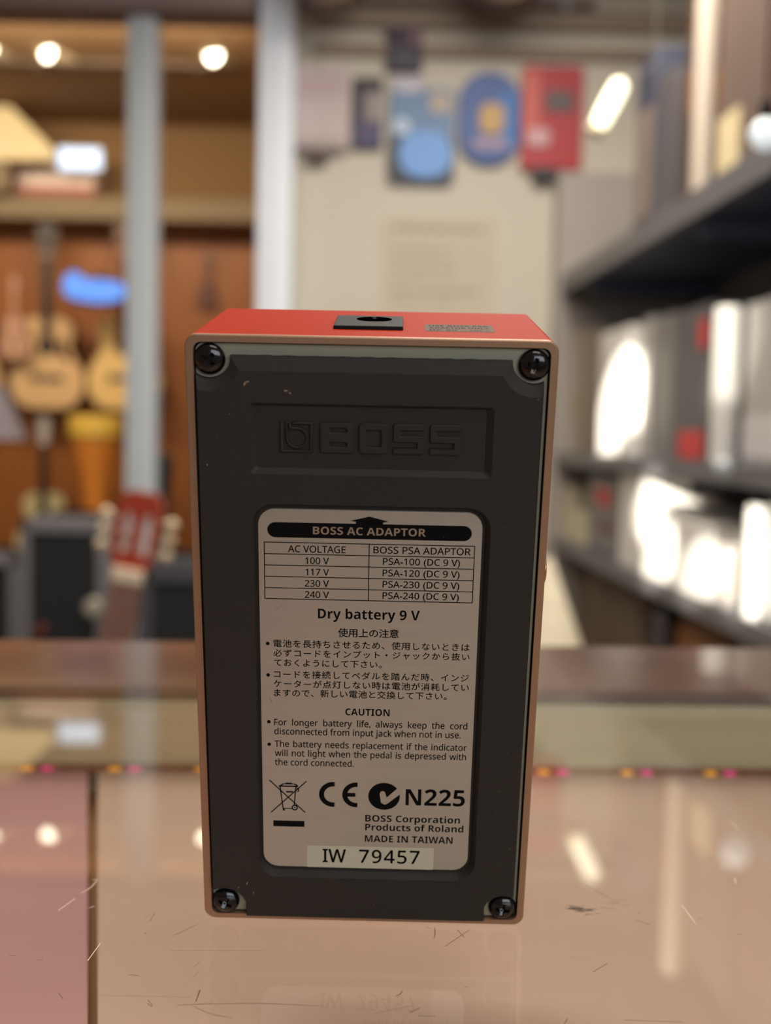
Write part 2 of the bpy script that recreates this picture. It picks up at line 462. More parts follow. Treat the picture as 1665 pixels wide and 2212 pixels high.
# rubber pad: notched outline, sloping shoulder along the top and round the notches, two recesses
def pad_outline(top, rT, rB, xl, xr, bot, jit=0.0):
    o = []
    cxl, cxr, cz = -31.95, 31.99, 129.6
    import math as mm
    def ang(dx, r): return mm.degrees(mm.acos(max(-1, min(1, dx / r))))
    # top edge left -> right (slightly uneven cut)
    aT = mm.degrees(mm.asin((top - cz) / rT))
    xL = cxl + rT * mm.cos(mm.radians(aT)); xR = cxr - rT * mm.cos(mm.radians(aT))
    for k in range(1, 40):
        o.append((xL + (xR - xL) * k / 40, top + jit * (0.6 * mm.sin(k * 1.7) + .4 * mm.sin(k * 4.1))))
    a1 = mm.degrees(mm.asin((top - cz) / rT))
    ex = ang((xr - cxr), rT)                      # right notch, from 180-a1 down to the right side
    o += arc(cxr, cz, rT, 180 - a1, 360 - ex, 16)
    o += [(xr, 110), (xr, 60), (xr, 20)]
    cb, czb = 31.6, 4.0
    ex = ang((xr - cb), rB[1])
    o += arc(cb, czb, rB[1], ex, 180, 14)
    o += [(cb - rB[1] + .25, bot + .1), (cb - rB[1], bot)]
    o += [(10, bot), (-10, bot)]
    cb = -31.66
    o += [(cb + rB[0], bot), (cb + rB[0] - .05, bot + .1)]
    ex = ang((xl - cb), rB[0])
    o += arc(cb, 3.9, rB[0], 0, ex, 14)
    o += [(xl, 20), (xl, 60), (xl, 110)]
    ex = ang((xl - cxl), rT)
    o += arc(cxl, cz, rT, -ex, a1, 16)
    return o
PF = -1.3                                          # front of the pad
out0 = pad_outline(129.85, 4.3, (4.7, 4.2), -34.45, 34.0, 1.4, .07)
out1 = pad_outline(129.75, 4.4, (4.75, 4.25), -34.40, 33.95, 1.45, .05)
out2 = pad_outline(127.05, 6.7, (5.1, 4.6), -34.05, 33.45, 1.8)
lo_out = rrect(-23.85, 24.4, 106.3, 120.75, .8); lo_in = rrect(-22.75, 22.95, 107.45, 120.1, .5)
la_out = rrect(-23.95, 24.75, 12.3, 100.1, 4.6); la_in = rrect(-23.2, 23.75, 13.5, 99.4, 3.9)
bm = bmesh.new()
def vr(pts, y): return [bm.verts.new((x, y, z)) for x, z in pts]
def strip(a, b):
    for k in range(len(a)):
        bm.faces.new((a[k], a[(k + 1) % len(a)], b[(k + 1) % len(a)], b[k]))
r0, r1, r2 = vr(out0, 1.1), vr(out1, -.35), vr(out2, PF)
strip(r0, r1); strip(r1, r2)
h1, h1b = vr(lo_out, PF), vr(lo_in, -.3)
h2, h2b = vr(la_out, PF), vr(la_in, .45)
strip(h1, h1b); strip(h2, h2b)
bm.faces.new(h1b); bm.faces.new(h2b)
es = []
for ring in (r2, h1, h2):
    for k in range(len(ring)):
        es.append(bm.edges.get((ring[k], ring[(k + 1) % len(ring)])))
bmesh.ops.triangle_fill(bm, edges=es, use_beauty=True, use_dissolve=False, normal=(0, -1, 0))
mb = MB(); mb.bm.free(); mb.bm = bm
pad = mb.build('rubber_pad', m_rub, pedal)
tag(pad, 'black rubber pad with raised logo')

# raised logo: framed letter b and four block letters, in the shallow recess
def ring_pts(x0, x1, z0, z1, r): return rrect(x0, x1, z0, z1, r, 4)
lt, lb = 116.95, 110.8
def slot(x0, x1, z, h): return [(x0, z - h / 2)] + arc(x1 - h / 2, z, h / 2, -90, 90, 6) + [(x0, z + h / 2)]
logo = []
# emblem frame, open at the top where the b's stem rises
fr = [(-17.85, lt), (-17.85, lb), (-11.5, lb), (-11.5, lt), (-15.65, lt), (-15.65, lt - .75), (-14.6, lt - .95)]
emb_outer = [(-17.85, lt), (-17.85, lb), (-11.5, lb), (-11.5, lt), (-15.55, lt), (-15.55, lt - .42), (-11.95, lt - .42), (-11.95, lb + .42), (-17.4, lb + .42), (-17.4, lt)]
logo.append([emb_outer])
bc = (-14.55, 113.75)
b_shape = [(-16.7, lt), (-16.7, bc[1])] + arc(bc[0], bc[1], 2.15, 180, 450, 22)[1:] + [(-15.75, bc[1] + 2.15 + .15), (-15.75, lt)]
b_shape = [(-16.75, lt)] + arc(bc[0], bc[1], 2.2, 180, 430, 24) + [(-15.6, bc[1] + 2.25), (-15.85, lt - .2), (-15.85, lt)]
b_in = [(-16.38, lt - .3)] + arc(bc[0], bc[1], 1.82, 180, 425, 22) + [(-16.15, bc[1] + 1.75), (-16.22, lt - .3)]
logo.append([b_shape, b_in])
Bo = rrect(-9.95, -3.25, lb, lt, .45, 4)
logo.append([Bo, slot(-8.0, -4.55, 115.45, .95)[::-1], slot(-8.0, -4.55, 112.55, .95)[::-1], ])
logo.append([rrect(-2.2, 3.6, lb, lt, .8, 4), rrect(-.75, 2.2, lb + 1.35, lt - 1.35, .2, 3)[::-1]])
def ess(x0, x1):
    m = (lt + lb) / 2; b = 1.25; r = .5
    return [[(x1, lt)] + arc(x0 + r, lt - r, r, 90, 180, 4) + arc(x0 + r, m - b / 2 + r, r, 180, 270, 4) +
            [(x1 - b - .1, m - b / 2), (x1 - b - .1, lb + b), (x0, lb + b), (x0, lb)] + arc(x1 - r, lb + r, r, -90, 0, 4) +
            arc(x1 - r, m + b / 2 - r, r, 0, 90, 4) + [(x0 + b + .1, m + b / 2), (x0 + b + .1, lt - b), (x1, lt - b)]]
logo.append(ess(4.6, 10.75)); logo.append(ess(11.9, 18.05))
bmL = bmesh.new()
for grp in logo:
    me = curve_mesh(grp, extrude=.22, bevel=.14, offset=-.14)
    for v in me.vertices: v.co = (v.co.x, -.52 - v.co.z, v.co.y)
    bmL.from_mesh(me)
mb = MB(); mb.bm.free(); mb.bm = bmL
mb.build('raised_logo', m_rub, pad)

# metal label plate with its print
lab = MB().prism(rrect(-22.75, 23.2, 14.2, 98.75, 3.4), 0, .45, .12).build('label_plate', m_label, pedal)
tag(lab, 'brushed silver label plate')
INK = -.012
def to_plate(me, x, z, sx, sy, y=INK):
    for v in me.vertices: v.co = (x + v.co.x * sx, y - v.co.z, z + v.co.y * sy)
    me.update()
def sans(body, bold):
    out = ''
    for ch in body:                      # upright sans letters and digits
        if 'A' <= ch <= 'Z': out += chr((0x1D5D4 if bold else 0x1D5A0) + ord(ch) - 65)
        elif 'a' <= ch <= 'z': out += chr((0x1D5EE if bold else 0x1D5BA) + ord(ch) - 97)
        elif '0' <= ch <= '9': out += chr((0x1D7EC if bold else 0x1D7E2) + ord(ch) - 48)
        else: out += ch
    return out
_TX = {}
def raw_text(body, bold=0.0, sw=1.0, sc=1.0):
    """flat outline of a line of print, size 1; bold > .015 takes the heavy face, less thickens the strokes by that much"""
    key = (body, bold > .015, round(sw, 5), round(sc, 5))
    c = bpy.data.curves.new('lettering', 'FONT'); c.body = sans(body, bold > .015); c.size = 1; c.resolution_u = 3
    c.space_word = sw; c.space_character = sc; c.fill_mode = 'FRONT'
    o = bpy.data.objects.new('lettering', c); COL.objects.link(o)
    bpy.context.view_layer.update()
    me = bpy.data.meshes.new_from_object(o.evaluated_get(bpy.context.evaluated_depsgraph_get()))
    bpy.data.objects.remove(o); bpy.data.curves.remove(c)
    d = 0 if bold > .015 else bold
    if d:
        bmx = bmesh.new()
        for dx, dy in ((-d, 0), (d, 0), (0, d), (0, -d)):
            m2 = me.copy()
            for v in m2.vertices: v.co.x += dx; v.co.y += dy
            bmx.from_mesh(m2); bpy.data.meshes.remove(m2)
        bmx.to_mesh(me); bmx.free()
    xs = [v.co.x for v in me.vertices]
    return me, min(xs), max(xs)
CAPH = .714
def text(body, x0, x1, z, cap, parent, m, bold=0.0, mode='fit', y=INK, name='lettering', asp=1.0):
    """mode fit: squeeze to the width; word: spread the words; char: spread the characters"""
    sy = cap / CAPH; sw = sc = 1.0
    if mode in ('word', 'char'):
        sx = WORD_SX if mode == 'word' else sy * asp
        def width(v):
            me, a, b = raw_text(body, bold, v if mode == 'word' else 1, v if mode == 'char' else 1)
            bpy.data.meshes.remove(me); return (b - a) * sx
        w1, w2 = width(1.0), width(1.5)
        v = 1 + .5 * ((x1 - x0) - w1) / (w2 - w1)
        if mode == 'word': sw = v
        else: sc = v
    me, a, b = raw_text(body, bold, sw, sc)
    sx = (x1 - x0) / (b - a)
    for vv in me.vertices: vv.co.x -= a
    to_plate(me, x0, z, sx, sy, y)
    me.materials.append(m)
    o = bpy.data.objects.new(name, me); COL.objects.link(o); o.parent = parent
    return o
def ink_curves(name, groups, parent, m=None, y=INK):
    bmx = bmesh.new()
    for g in groups:
        me = curve_mesh(g)
        for v in me.vertices: v.co = (v.co.x, y - v.co.z, v.co.y)
        bmx.from_mesh(me)
    mb = MB(); mb.bm.free(); mb.bm = bmx
    return mb.build(name, m or m_ink, parent, recalc=False)
def stroke(p, q, wd):
    dx, dz = q[0] - p[0], q[1] - p[1]; l = math.hypot(dx, dz); nx, nz = -dz / l * wd / 2, dx / l * wd / 2
    return [[(p[0] + nx, p[1] + nz), (q[0] + nx, q[1] + nz), (q[0] - nx, q[1] - nz), (p[0] - nx, p[1] - nz)]]

_m, _a, _b = raw_text('disconnected from input jack when not in use.', .0135)
WORD_SX = 40.43 / (_b - _a)
# black adaptor bar with its arrow
barr = 1.63; zc = 94.2
bar = arc(19.4 , zc, barr, -90, 90, 10) + [(2.85, zc + barr), (2.85, 96.2), (3.95, 96.45), (.1, 97.42), (-3.8, 96.48), (-2.7, 96.25), (-2.7, zc + barr)] + arc(-19.2, zc, barr, 90, 270, 10)
ink_curves('arrow_bar', [[bar]], lab)
text('BOSS AC ADAPTOR', -11.48, 11.62, 93.4, 1.65, lab, m_silver, bold=.018, y=INK - .012)
# table
tl = .19
tb = []
for zz in (91.5, 88.98, 86.5, 83.99, 81.48, 79.05): tb.append(stroke((-21.57, zz), (21.75, zz), tl))
for xx in (-21.52, .08, 21.72): tb.append(stroke((xx, 79.0), (xx, 91.55), tl))
ink_curves('table_lines', tb, lab)
for body, x0, x1, z, cap, bold, mode in (
        ('AC VOLTAGE', -16.62, -4.74, 89.42, 1.46, .013, 'fit'), ('BOSS PSA ADAPTOR', .96, 20.94, 89.55, 1.46, .013, 'fit'),
        ('100 V', -13.1, -8.17, 86.92, 1.42, .013, 'fit'), ('117 V', -13.05, -8.16, 84.43, 1.42, .013, 'fit'),
        ('230 V', -13.2, -8.16, 81.91, 1.43, .013, 'fit'), ('240 V', -13.2, -8.15, 79.42, 1.43, .013, 'fit'),
        ('PSA-100 (DC 9 V)', 2.95, 18.88, 87.1, 1.42, .013, 'fit'), ('PSA-120 (DC 9 V)', 2.93, 18.88, 84.57, 1.42, .013, 'fit'),
        ('PSA-230 (DC 9 V)', 2.97, 18.9, 82.06, 1.43, .013, 'fit'), ('PSA-240 (DC 9 V)', 3.0, 18.9, 79.56, 1.43, .013, 'fit'),
        ('Dry battery 9 V', -10.46, 10.87, 74.84, 2.17, .024, 'fit'),
        ('CAUTION', -4.56, 4.98, 52.44, 1.6, .026, 'fit'),
        ('For longer battery life, always keep the cord', -19.93, 21.82, 49.66, 1.5, .0135, 'word'),
        ('disconnected from input jack when not in use.', -19.96, 20.47, 47.48, 1.5, .0135, 'fit'),
        ('The battery needs replacement if the indicator', -19.93, 21.87, 44.43, 1.5, .0135, 'word'),
        ('will not light when the pedal is depressed with', -19.9, 21.85, 42.19, 1.5, .0135, 'word'),
        ('the cord connected.', -19.92, -2.63, 39.94, 1.5, .0135, 'fit'),
        ('N225', 8.88, 21.98, 30.67, 4.05, .022, 'fit'),
        ('BOSS Corporation', .02, 21.1, 26.31, 1.66, .026, 'fit'), ('Products of Roland', .04, 21.94, 24.05, 1.66, .026, 'fit'),
        ('MADE IN TAIWAN', .01, 19.64, 21.09, 1.7, .026, 'fit')):
    text(body, x0, x1, z, cap, lab, m_ink, bold, mode, asp=1.16 if mode == 'word' else 1)
for body, x0, x1, z, em, bold in (
        ('使用上の注意', -6.26, 6.57, 70.72, 1.98, .0149),
        ('電池を長持ちさせるため、使用しないときは', -19.9, 21.57, 68.04, 1.78, .012),
        ('必ずコードをインプット・ジャックから抜い', -19.92, 21.65, 65.88, 1.74, .012),
        ('ておくようにして下さい。', -19.79, 3.11, 63.65, 1.76, .012),
        ('コードを接続してペダルを踏んだ時、インジ', -19.89, 21.69, 60.94, 1.78, .012),
        ('ケーターが点灯しない時は電池が消耗してい', -19.92, 21.78, 58.7, 1.80, .012),
        ('ますので、新しい電池と交換して下さい。', -19.88, 17.13, 56.55, 1.80, .012)):
    text(body, x0, x1, z + em * .085, em * .70 / .92, lab, m_ink, bold, 'char', asp=1.04)
ink_curves('bullet_dot', [[arc(-21.1, z, .4, 0, 345, 16)] for z in (68.85, 61.55, 50.45, 45.0)], lab)
# crossed-out wheeled bin with its bar
bn = [stroke((-21.2, 36.2), (-13.3, 28.2), .26), stroke((-13.0, 36.1), (-20.9, 28.1), .26)]
bn += [stroke((-19.15, 34.75), (-14.85, 34.75), .34), stroke((-18.85, 34.7), (-18.2, 29.0), .26), stroke((-15.35, 34.7), (-15.75, 30.0), .26),
       stroke((-18.2, 29.15), (-16.1, 29.15), .22), stroke((-18.75, 34.9), (-18.0, 35.35), .3), stroke((-18.0, 35.35), (-15.8, 35.35), .22),
       stroke((-15.8, 35.35), (-14.95, 34.95), .3), stroke((-17.6, 35.42), (-16.2, 35.42), .42), stroke((-17.5, 33.35), (-16.0, 33.35), .38),
       stroke((-15.2, 34.3), (-14.7, 34.3), .2), stroke((-14.78, 34.4), (-14.78, 33.4), .22), stroke((-15.2, 33.5), (-14.7, 33.5), .2),
       stroke((-18.3, 28.8), (-17.8, 28.8), .4)]
bn.append([arc(-15.65, 29.4, .72, 0, 350, 20), arc(-15.65, 29.4, .42, 0, 350, 16)[::-1]])
bn.append([arc(-15.65, 29.4, .18, 0, 340, 10)])
bn.append(stroke((-20.45, 25.3), (-13.5, 25.3), 1.5))
ink_curves('recycling_mark', bn, lab)
# CE mark, tick mark
def cee(cx, cz, ro, ri, xr):
    a0 = math.degrees(math.acos((xr - cx) / ro)); a1 = math.degrees(math.acos((xr - cx) / ri)) if xr - cx < ri else 0
    return arc(cx, cz, ro, a0, 360 - a0, 30) + arc(cx, cz, ri, 360 - a1, a1, 30)
ce = [[cee(-7.13, 32.93, 3.12, 2.0, -6.8)], [cee(-2.02, 32.95, 3.1, 2.0, -1.75)], stroke((-4.2, 32.95), (-2.2, 32.95), .95)]
ink_curves('conformity_mark', ce, lab)
ccx, ccz, crx, crz = 4.12, 32.75, 3.5, 3.38
def ell(a): return (ccx + crx * math.cos(math.radians(a)), ccz + crz * math.sin(math.radians(a)))
tick = [ell(a) for a in range(36, 372, 8)]
ckm = [ell(a) for a in range(37, 361 + 9, 9)][:37]
tickp = [ell(36 + k * 333 / 44) for k in range(45)]
tickp += [(4.9, 30.95), (4.3, 30.65), (3.45, 31.15), (3.15, 33.3), (3.35, 33.9), (3.85, 34.1), (4.3, 33.85), (4.62, 32.6), (4.9, 32.65)]
ink_curves('tick_mark', [[tickp]], lab)
# serial sticker
stk = MB().prism(rrect(-12.95, 15.5, 14.22, 19.8, .25), -.03, .0).build('serial_sticker', m_sticker, pedal)
tag(stk, 'pale grey sticker with a typed serial number')
text('IW', -9.47, -4.18, 15.62, 3.35, stk, m_ink, .0149, 'fit', y=-.045)
text('79457', -1.26, 12.36, 15.7, 3.3, stk, m_ink, .0149, 'char', y=-.045, asp=.95)
# grey dust specks and pale scuffs caught on the rubber and the label
mb = MB(); rd = random.Random(4)
def speck(x, z, r, y, el=1.0, a=0.0):
    pts = []
    for k in range(7):
        t = 2 * math.pi * k / 7; rr = r * rd.uniform(.6, 1.1)
        u, v = rr * el * math.cos(t), rr * math.sin(t)
        pts.append(mb.bm.verts.new((x + u * math.cos(a) - v * math.sin(a), y, z + u * math.sin(a) + v * math.cos(a))))
    mb.bm.faces.new(pts)
for _ in range(34):
    side = rd.random()
    x = rd.uniform(26, 33) if side < .45 else (rd.uniform(-33, -25) if side < .75 else rd.uniform(-24, 24))
    z = rd.uniform(6, 124) if abs(x) > 25 else rd.uniform(3, 11)
    speck(x, z, rd.uniform(.05, .11), PF - .01)
for x, z, r, el, a in ((-24.7, 124.5, .28, 1.8, 1.1), (-24.2, 124.9, .2, 2.2, .3), (-16.6, 123.3, .24, 2.0, -.3), (-15.8, 122.9, .16, 2.0, -.9), (-26.4, 10.4, .16, 2.6, 1.2), (-25.0, 8.0, .1, 4.5, 1.1), (-28.4, 9.2, .1, 3, 1.2), (-32.5, 108, .14, 1.6, 1.5)):
    speck(x, z, r, PF - .01, el, a)
for _ in range(26): speck(rd.uniform(-21, 22), rd.uniform(16, 97), rd.uniform(.04, .09), -.02)
for x, z, r, el, a in ((-20.6, 55.5, .07, 16, -1.15), (-19.4, 50.0, .07, 18, -1.1), (-17.8, 47.6, .2, 1.8, -.8), (-19.0, 76.8, .05, 14, .6), (-18.2, 77.4, .05, 12, .7), (20.8, 60.2, .1, 1.5, 0), (3.0, 63.5, .05, 30, -.8)):
    speck(x, z, r, -.02, el, a)
tag(mb.build('dust', mat('pale_dust', (128, 108, 88), .8), pedal), 'pale dust specks and scuffs', kind='stuff')
# cross-head screws: one dome with a sunk cross, copied to the four corners
def make_screw_mesh():
    mb = MB()
    R, hh = 3.15, 2.0
    prof = [(R * .98, 0), (R, .3)] + [(R * math.cos(a), .3 + (hh - .3) * math.sin(a)) for a in [math.radians(d) for d in (12, 24, 36, 48, 60, 70, 80)]] + [(.02, hh)]
    mb.lathe(prof, 40, 'z')
    dome = mb.build('dome', m_screw, None, smooth=True)
    mb = MB()
    for a in (0, math.pi / 2):
        rot = Matrix.Rotation(a, 4, 'Z')
        p = [(-1.75, hh + .5), (1.75, hh + .5), (1.55, hh - .5), (.45, hh - 1.35), (-.45, hh - 1.35), (-1.55, hh - .5)]
        mb.loft([[rot @ Vector((x, -.42, z)) for x, z in p], [rot @ Vector((x, .42, z)) for x, z in p]])
    mb.box((-.7, -.7, hh - 1.25), (.7, .7, hh + .5), 0, mtx=Matrix.Rotation(math.pi / 4, 4, 'Z'))
    cut = mb.build('cut', m_screw, None)
    md = dome.modifiers.new('b', 'BOOLEAN'); md.operation = 'DIFFERENCE'; md.object = cut; md.solver = 'EXACT'; md.use_self = True
    bpy.context.view_layer.update()
    me = bpy.data.meshes.new_from_object(dome.evaluated_get(bpy.context.evaluated_depsgraph_get()))
    bpy.data.objects.remove(dome); bpy.data.objects.remove(cut)
    for p in me.polygons: p.use_smooth = True
    me.set_sharp_from_angle(angle=math.radians(30))
    me.name = 'screw'
    return me
sm = make_screw_mesh()
for x, z, a in ((-31.75, 129.0, 40), (31.85, 129.0, 15), (-31.66, 4.4, 25), (31.6, 4.4, 10)):
    o = bpy.data.objects.new('screw', sm); COL.objects.link(o); o.parent = pedal
    o.location = (x, 1.1, z)
    o.rotation_euler = (math.pi / 2, math.radians(a), 0)
    o.rotation_mode = 'XYZ'
# power socket and rating sticker on the end face
pj = MB().prism([(-8.1, 10.6), (6.1, 10.6), (6.1, 27.2), (-8.1, 27.2)], 0, 1).bm
pj.free()
mb = MB(); mb.box((-8.1, 10.6, H - .6), (6.1, 27.2, H + .75), .25, 2)
pj = mb.build('power_socket', m_black, pedal)
mb = MB(); mb.lathe([(3.75, H + .76), (3.75, H + .79), (3.2, H + .8)], 32, mtx=Matrix.Translation((0, 21.4, 0)))
mb.build('socket_hole', mat('socket_dark', (4, 4, 5), .9, spec=.0), pj)
mb = MB(); mb.lathe([(.55, H + .8), (.5, H + 1.0), (.1, H + 1.1)], 12, mtx=Matrix.Translation((0, 21.4, 0)))
mb.build('socket_pin', m_black, pj)
m_rs = mat('rating_sticker_silver', (122, 98, 80), .7, spec=.1)
mb = MB()
ring = rrect(10.6, 24.8, 9.9, 20.3, 1.0)
mb.loft([[Vector((x, y, H - .02)) for x, y in ring], [Vector((x, y, H + .05)) for x, y in ring]])
rs = mb.build('rating_sticker', m_rs, pedal)
for body, y, hgt in (('USE BOSS PSA', 17.2, 1.9), ('ADAPTOR ONLY', 14.0, 1.9), ('DC 9V  - (o) +', 11.0, 1.5)):
    me, a, b = raw_text(body, .03)
    for v in me.vertices: v.co = (11.5 + (v.co.x - a) * 12.4 / (b - a), y + v.co.y * hgt / .7, H + .065)
    me.materials.append(m_ink)
    o = bpy.data.objects.new('lettering', me); COL.objects.link(o); o.parent = rs
# input jack nut on the right flank
bpy.context.view_layer.update()
mb = MB(); mb.lathe([(4.6, 35.2), (4.6, 37.4), (4.0, 37.7), (3.4, 37.7), (3.4, 38.4), (2.9, 38.6)], 6 * 4, 'x', mtx=Matrix.Translation((0, 15.5, 81.5)))
mb.build('input_jack', m_gold, pedal, smooth=True)

# ================================================================== GUITAR ROOM
m_spruce = mat('spruce_top', (226, 186, 134), .4, var=.08, scale=30, stretch=(8, 1, .5))
m_gold_top = mat('golden_spruce', (236, 200, 132), .4, var=.08, scale=30, stretch=(8, 1, .5))
m_maple = mat('pale_maple_top', (232, 206, 144), .4, var=.06, scale=30, stretch=(8, 1, .5))
m_mahog = mat('mahogany', (104, 52, 26), .4, var=.2, scale=20, stretch=(6, 6, .6))
m_ebony = mat('ebony', (44, 32, 26), .4)
m_bone = mat('bone_white', (226, 208, 186), .4)
m_guard = mat('dark_pickguard', (62, 40, 26), .25)
m_chrome = mat('chrome_hardware', (200, 196, 186), .2, metal=.9)
m_redwood = mat('red_cedar', (168, 60, 36), .35, var=.2, scale=20, stretch=(6, 6, 1))
m_rose = mat('rosewood_board', (128, 72, 58), .5, var=.2, scale=30, stretch=(8, 8, 1))
HALF = [(0, 0), (.09, .003), (.155, .03), (.19, .085), (.2, .15), (.186, .215), (.152, .272), (.128, .315), (.131, .36), (.143, .405), (.138, .452), (.1, .487), (.045, .497), (0, .5)]
def guitar_outline(s=1.0, ins=0.0):
    h = spline(HALF, 4)
    out = [(-x, z) for x, z in h] + [(x, z) for x, z in h[::-1]][1:-1]
    cz = .22
    return [(x * s * (1 - ins), (cz + (z - cz) * (1 - ins)) * s) for x, z in out]
def make_guitar(name, label, cat, loc, rot=(0, 0, 0), s=1.0, top=m_spruce, neck_m=m_mahog, head_m=m_ebony, guard=True, group=None, depth=.1):
    """origin at the lower end of the body, strings facing the camera"""
    t = thing(name, label, cat, loc, rot, group)
    MB().prism(guitar_outline(s), -depth * s, 0).build('body', m_mahog, t)
    MB().prism(guitar_outline(s, .012), -(depth + .004) * s, -depth * s + .001).build('soundboard', top, t)
    yf = -(depth + .004) * s
    sh = MB(); sh.lathe([(.05 * s, 0), (.05 * s, .0012), (.0, .0013)], 32, 'y', Matrix.Translation((0, yf, .335 * s)))
    sh.build('soundhole', m_ebony, t)
    if guard:
        g = [(.052, .345), (.058, .3), (.1, .262), (.135, .262), (.11, .3), (.1, .36), (.075, .385)]
        MB().prism([(x * s, z * s) for x, z in g], yf - .0015, yf + .0005).build('pickguard', m_guard, t)
    br = MB(); br.box((-.085 * s, yf - .008 * s, .148 * s), (.085 * s, yf + .001, .18 * s), .003 * s)
    b = br.build('bridge', m_ebony, t)
    sd = MB(); sd.box((-.038 * s, yf - .012 * s, .164 * s), (.038 * s, yf - .007 * s, .168 * s)); sd.build('saddle', m_bone, b)
    nk = MB()
    nk.loft([[Vector((x * s, y, z)) for x, y in q] for z, q in (
        (.30 * s, [(-.029, yf - .006), (.029, yf - .006), (.028, yf + .001), (-.028, yf + .001)]),
        (.49 * s, [(-.028, yf - .006), (.028, yf - .006), (.026, yf + .02), (-.026, yf + .02)]),
        (.82 * s, [(-.022, yf - .006), (.022, yf - .006), (.019, yf + .014), (-.019, yf + .014)]))])
    nk.build('neck', neck_m, t)
    hd = MB(); hd.prism([(x * s, z * s) for x, z in ((-.022, .82), (-.034, .85), (-.037, .985), (-.02, 1.0), (0, 1.006), (.02, 1.0), (.037, .985), (.034, .85), (.022, .82))], yf - .002, yf + .013)
    h = hd.build('headstock', head_m, t)
    nt_ = MB(); nt_.box((-.023 * s, yf - .008, .818 * s), (.023 * s, yf, .826 * s)); nt_.build('nut', m_bone, h)
    for sx in (-1, 1):
        for k in range(3):
            tm = MB(); z = (.868 + .042 * k) * s
            tm.box((sx * .034 * s if sx > 0 else -.062 * s, yf + .002, z - .003 * s), (.062 * s if sx > 0 else -.034 * s, yf + .008, z + .003 * s))
            tm.lathe([(.002 * s, 0), (.009 * s, .002), (.009 * s, .012 * s), (.003 * s, .015 * s)], 10, 'x', Matrix.Translation((sx * .054 * s, yf + .005, z)) @ Matrix.Rotation(0 if sx > 0 else math.pi, 4, 'Z'))
            tm.build('tuning_peg', m_chrome, h)
    return t
def hang(px_c, px_w, py_bot, Y):
    s = (px_w / FPX * Y) / .40
    p = at(px_c, py_bot, Y)
    return Vector((p.x, p.y, p.z)), s
HANG = 'acoustic guitars hanging on the slat wall'
p, s = hang(112, 156, 884, 6.28)
make_guitar('acoustic_guitar', 'natural-top acoustic guitar with dark pickguard hanging below the blue oval sign', 'guitar', p, (0, 0, .04), s, m_spruce, m_ebony, m_ebony, True, HANG)
p, s = hang(280, 160, 886, 6.28)
make_guitar('acoustic_guitar', 'golden-top acoustic guitar half hidden behind the grey post', 'guitar', p, (0, 0, -.05), s, m_gold_top, m_mahog, m_mahog, False, HANG)
p, s = hang(-62, 160, 880, 6.28)
make_guitar('acoustic_guitar', 'acoustic guitar cut off by the left edge of the photo', 'guitar', p, (0, 0, 0), s, m_spruce, m_mahog, m_mahog, True, HANG)
p, s = hang(447, 62, 800, 6.30)
make_guitar('ukulele', 'dark-headed ukulele hanging in the right pane between the two posts', 'ukulele', at(447, 668, 6.39), (0, 0, .03), .30, m_mahog, m_mahog, m_ebony, False)
make_guitar('ukulele', 'pale pink ukulele hanging at the left edge above the grey lamp shade', 'ukulele', at(38, 775, 6.12), (0, 0, -.05), .44, mat('pale_pink_lacquer', (206, 160, 132), .4), mat('pale_pink_neck', (200, 156, 130), .4), mat('pale_pink_neck', (200, 156, 130)), False)
# guitar standing behind the black amplifier
p = at(104, 1060, 4.75)
sE = .62
gz = p.z - .5 * sE
make_guitar('acoustic_guitar', 'pale-bodied small guitar standing behind the black amplifier', 'guitar', (p.x, p.y, gz), (0, 0, 0), sE, m_maple, m_ebony, m_bone, False)
st_ = thing('guitar_stand', 'black stand under the pale small guitar', 'guitar stand', (p.x, p.y, 0))
mb = MB(); mb.tube([(-.12, .1, 0), (0, -.02, gz * .8), (.12, .1, 0)], .012); mb.tube([(0, -.15, 0), (0, -.02, gz * .8)], .012); mb.build('legs', m_black, st_)
mb = MB(); mb.tube([(-.1, -.1, gz - .012), (.1, -.1, gz - .012)], .011); mb.tube([(0, -.02, gz * .8), (0, -.1, gz - .012)], .011); mb.build('cradle', m_black, st_)
# djembe on a black case
p = at(206, 1105, 5.9)
dj = thing('hand_drum', 'golden tapered wooden hand drum right of the guitar neck, on a black case', 'drum', p)
k = 5.9 / FPX
mb = MB(); mb.lathe([(24 * k, 0), (27 * k, 30 * k), (34 * k, 80 * k), (46 * k, 130 * k), (54 * k, 165 * k), (56 * k, 190 * k)], 36)
mb.build('shell', mat('amber_drum_shell', (240, 150, 62), .35, var=.14, scale=8, stretch=(5, 5, .6)), dj, smooth=True)
mb = MB(); mb.lathe([(56.5 * k, 160 * k), (58 * k, 165 * k), (58 * k, 200 * k), (52 * k, 206 * k), (.001, 206 * k)], 36)
mb.build('drum_head', mat('yellow_drum_skin', (252, 206, 92), .4, var=.08, scale=20), dj, smooth=True)
cs = wbox('equipment_case', p.x - .2, p.x + .2, 5.7, 6.08, 0, p.z - .0005, mat('black_case', (30, 30, 32), .6), .01)
tag(cs, 'black equipment case under the golden hand drum', 'case')
